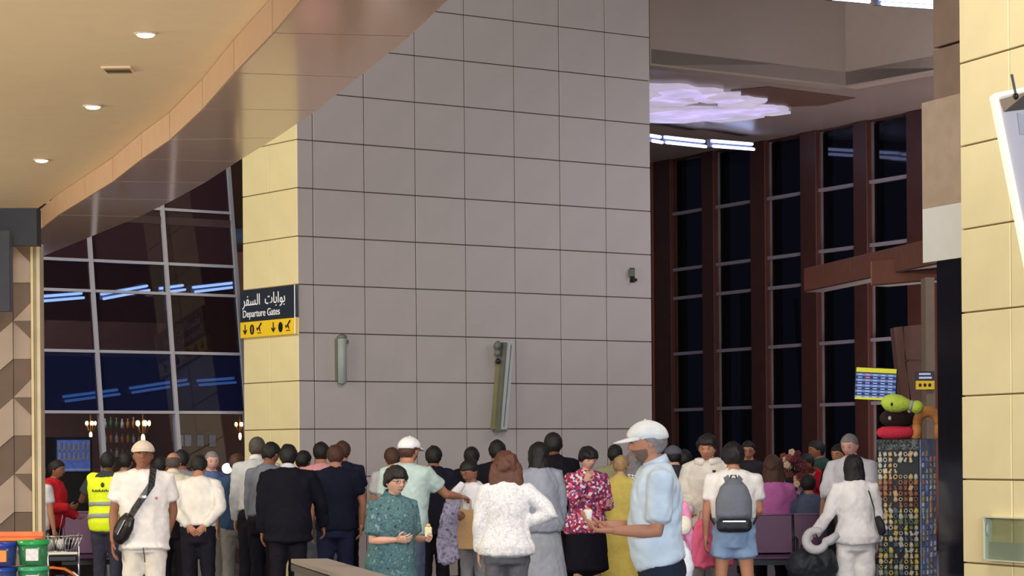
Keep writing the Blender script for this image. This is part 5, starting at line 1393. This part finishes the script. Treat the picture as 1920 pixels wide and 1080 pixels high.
# plush cushions on the stand
def plush(name, x, y, d, label, build, c, rz=0.0):
    m_ = mat('plush_%d_%d_%d' % c, c, .9, var=.08, bump=.5, bscale=24)
    r = empty(name, at(x, y, d), rz, label=label, cat='plush toy', group='plush toys on the souvenir stand'); build(r, m_); return r
def b_green(r, m_):
    mb = MB(); mb.loft([(-.165, 0, .01), (-.14, 0, .01), (-.08, 0, .01), (0, 0, 0), (.07, 0, -.01), (.09, 0, -.015)], [.03, .065, .085, .08, .05, .04], side=(0, 1, 0), n=16); o = mb.build('cushion_body', m_, r, True)
    mb = MB(); mb.ball((.15, 0, -.03), (.065, .06, .06)); mb.build('cushion_end', m_, r, True)
    mb = MB(); mb.loft([(.085, 0, -.012), (.105, 0, -.018)], [.05, .05], side=(0, 1, 0), n=14); mb.build('grey_band', mat('plush_grey2', (170, 176, 176), .9), r, True)
    mb = MB(); mb.ball((-.09, -.082, -.005), (.012, .008, .016), nu=8, nv=6); mb.build('button', black_metal, r, True)
plush('plush_cushion', 1688, 757, 22.4, 'lime green bolster cushion lying on top of the plush pile', b_green, (196, 222, 84))
def b_dark(r, m_):
    mb = MB(); mb.ball((0, 0, 0), (.17, .13, .095)); mb.ball((.10, .0, .02), (.09, .09, .085)); mb.build('cushion_body', m_, r, True)
    for x, z in ((-.09, .0), (.095, .065)):
        mb = MB(); mb.ball((x, -.125 if x < 0 else -.085, z), (.017, .01, .02), nu=10, nv=6); mb.build('white_button', white_paint, r, True)
plush('plush_toy', 1683, 784, 22.65, 'dark brown plush toy with white dots under the green cushion', b_dark, (52, 34, 36))
def b_red(r, m_):
    mb = MB(); mb.loft([(-.16, 0, 0), (-.12, 0, 0), (0, 0, 0), (.12, 0, 0), (.16, 0, 0)], [.035, .055, .06, .055, .035], side=(0, 1, 0), n=16); mb.build('cushion_body', m_, r, True)
plush('plush_cushion', 1679, 811, 22.55, 'red bolster cushion lying directly on the stand top', b_red, (204, 48, 72))
def b_or(r, m_):
    mb = MB(); torus(mb, (0, 0, 0), .10, .055, R(0), R(180), Matrix.Rotation(R(90), 3, 'X'), flat=1.2, n=14); mb.loft([(-.10, 0, 0), (-.11, 0, -.12)], [.042, .05], n=12); mb.loft([(.10, 0, 0), (.10, 0, -.12)], [.042, .05], n=12); mb.build('cushion_body', m_, r, True)
plush('plush_ring', 1740, 796, 22.55, 'orange tan arched plush tube at the right end of the stand top', b_or, (204, 138, 80))

# ------------------------------------------------------------------ bottom left: tubs, basket shelf, trolley
dT = 14.6; St = dT / FPX
def tub(x0, x1, y0, y1, c, label, cont, d=dT):
    a = at(x0, y1, d); b = at(x1, y0, d); w = b.x - a.x; h = b.z - a.z
    r = empty('storage_tub', ((a.x + b.x) / 2, d, a.z), 0, label=label, cat='tub', group='stacked plastic tubs')
    m_ = mat('tub_%d_%d_%d' % c, c, .25, var=.1)
    n = 20; vs = []; mb = MB()
    mb.loft([(0, .1, .0), (0, .1, h * .8)], [(w * .43, .10), (w * .47, .12)], n=n, ck=.02); mb.build('tub_body', mat('tub_clear_%d' % c[1], tuple(int(v * .55 + 40) for v in c), .15, var=.3, scale=20), r, True)
    mb = MB(); mb.loft([(0, .1, h * .80), (0, .1, h * .84), (0, .1, h * .95), (0, .1, h * .98)], [(w * .49, .135), (w * .5, .14), (w * .50, .14), (w * .485, .13)], n=n, ck=.02); mb.build('lid', m_, r, True)
    mb = MB(); mb.cbox((-.03 + w * .05, -.035, h * .18), (.045 + w * .05, -.015, h * .66), .003); mb.build('price_label', mat('label_%s' % cont, {'white': (206, 200, 196), 'orange': (224, 130, 60)}[cont], .5, var=.15, scale=40), r)
    return r
tub(-34, 27, 1016, 1062, (38, 60, 150), 'blue lidded plastic tub with orange label at the bottom left corner', 'orange')
tub(27, 86, 1012, 1060, (34, 150, 72), 'green lidded plastic tub with white label, upper one', 'white')
tub(-34, 27, 1063, 1112, (38, 62, 140), 'second blue tub below the first, cut by the picture edge', 'orange')
tub(27, 86, 1061, 1110, (60, 150, 104), 'second green tub below the first, cut by the picture edge', 'white')
a = at(-40, 1112, dT)
tb2 = empty('low_table', (a.x, dT - .05, 0), label='low dark table under the stacked tubs, below the picture edge', cat='table')
MB().box((0, 0, a.z - .04), (.62, .34, a.z)).build('top', black_metal, tb2)
for x in (.03, .57):
    for y in (.03, .30): MB().box((x, y, 0), (x + .03, y + .03, a.z - .04)).build('leg', black_metal, tb2)
q = at(0, 1015, dT + .1); ot = empty('flat_tray', q, 0, label='flat orange tray lying on the tubs in front of the patterned column', cat='tray')
MB().cbox((-.10, -.02, .0), (.215, .25, .018), .006).build('tray_base', mat('tray_orange', (236, 130, 74), .35, var=.15, scale=10), ot)
MB().cbox((-.10, .22, .018), (.215, .25, .05), .005).build('tray_rim', mat('tray_orange', (236, 130, 74)), ot)
# wire basket on a luggage trolley
q = at(118, 1024, 24.5); tr = empty('luggage_trolley', (q.x, q.y, 0), R(8), label='silver luggage trolley with a wire basket and orange bow near the patterned column', cat='trolley')
zb0 = q.z - .05
def rod(name, pts, r_, m_, root): MB().loft(pts, [r_] * len(pts), n=6).build(name, m_, root, True)
for z, w0 in ((zb0, .13), (zb0 + .15, .19)):
    rod('basket_rim', [(-w0, -.12, z), (w0, -.12, z), (w0, .12, z), (-w0, .12, z), (-w0, -.12, z)], .007, chrome, tr)
for k in range(11):
    x = -.13 + k * .026; x2 = -.19 + k * .038
    rod('basket_wire', [(x, -.12, zb0), (x2, -.12, zb0 + .15)], .0035, chrome, tr); rod('basket_wire', [(x, .12, zb0), (x2, .12, zb0 + .15)], .0035, chrome, tr)
    rod('basket_wire', [(x, -.12, zb0), (x, .12, zb0)], .0035, chrome, tr)
MB().cbox((-.15, -.13, zb0 - .03), (.15, -.10, zb0 - .005), .004).build('price_rail', white_paint, tr)
MB().cbox((-.14, -.12, zb0 - .10), (.14, .12, zb0 - .04), .01).build('tray', black_metal, tr)
for sg in (-1, 1): rod('upright', [(.0 + sg * .15, .13, .1), (sg * .15, .13, zb0 + .17)], .012, chrome, tr)
obw = mat('bow_orange', (214, 110, 40), .35, var=.1)
rod('orange_bow', [(-.22, -.14, zb0 - .17), (-.10, -.14, zb0 - .155), (.02, -.14, zb0 - .17), (.12, -.14, zb0 - .23), (.19, -.14, zb0 - .33)], .016, obw, tr)
rod('side_rail', [(.10, -.16, zb0 - .20), (.16, -.16, zb0 - .25), (.24, -.16, zb0 - .42), (.28, -.16, .12)], .012, chrome, tr)
for x in (-.08, .04): MB().cbox((x, -.13, zb0 - .42), (x + .09, .1, zb0 - .24), .01).build('parcel', mat('parcel_violet', (70, 44, 96), .6, var=.2), tr)
for k, x in enumerate((-.12, -.02, .06)): MB().ball((x, 0, zb0 + .07), (.045, .05, .055), nu=10, nv=8).build('packet', [mat('packet_grey', (150, 150, 150), .5, var=.2), mat('packet_white', (200, 200, 200), .5), black_metal][k], tr, True)
rod('handle', [(-.06, .0, zb0 + .05), (.0, 0, zb0 + .36), (.03, 0, zb0 + .05)], .006, chrome, tr)
for x in (-.2, .2):
    for y in (-.2, .2):
        MB().loft([(x - .015, y, .06), (x + .015, y, .06)], [.06, .06], side=(0, 1, 0), n=14).build('wheel', black_metal, tr, True)
MB().box((-.22, -.22, .10), (.22, .22, .13)).build('base_frame', chrome, tr)
finalize()
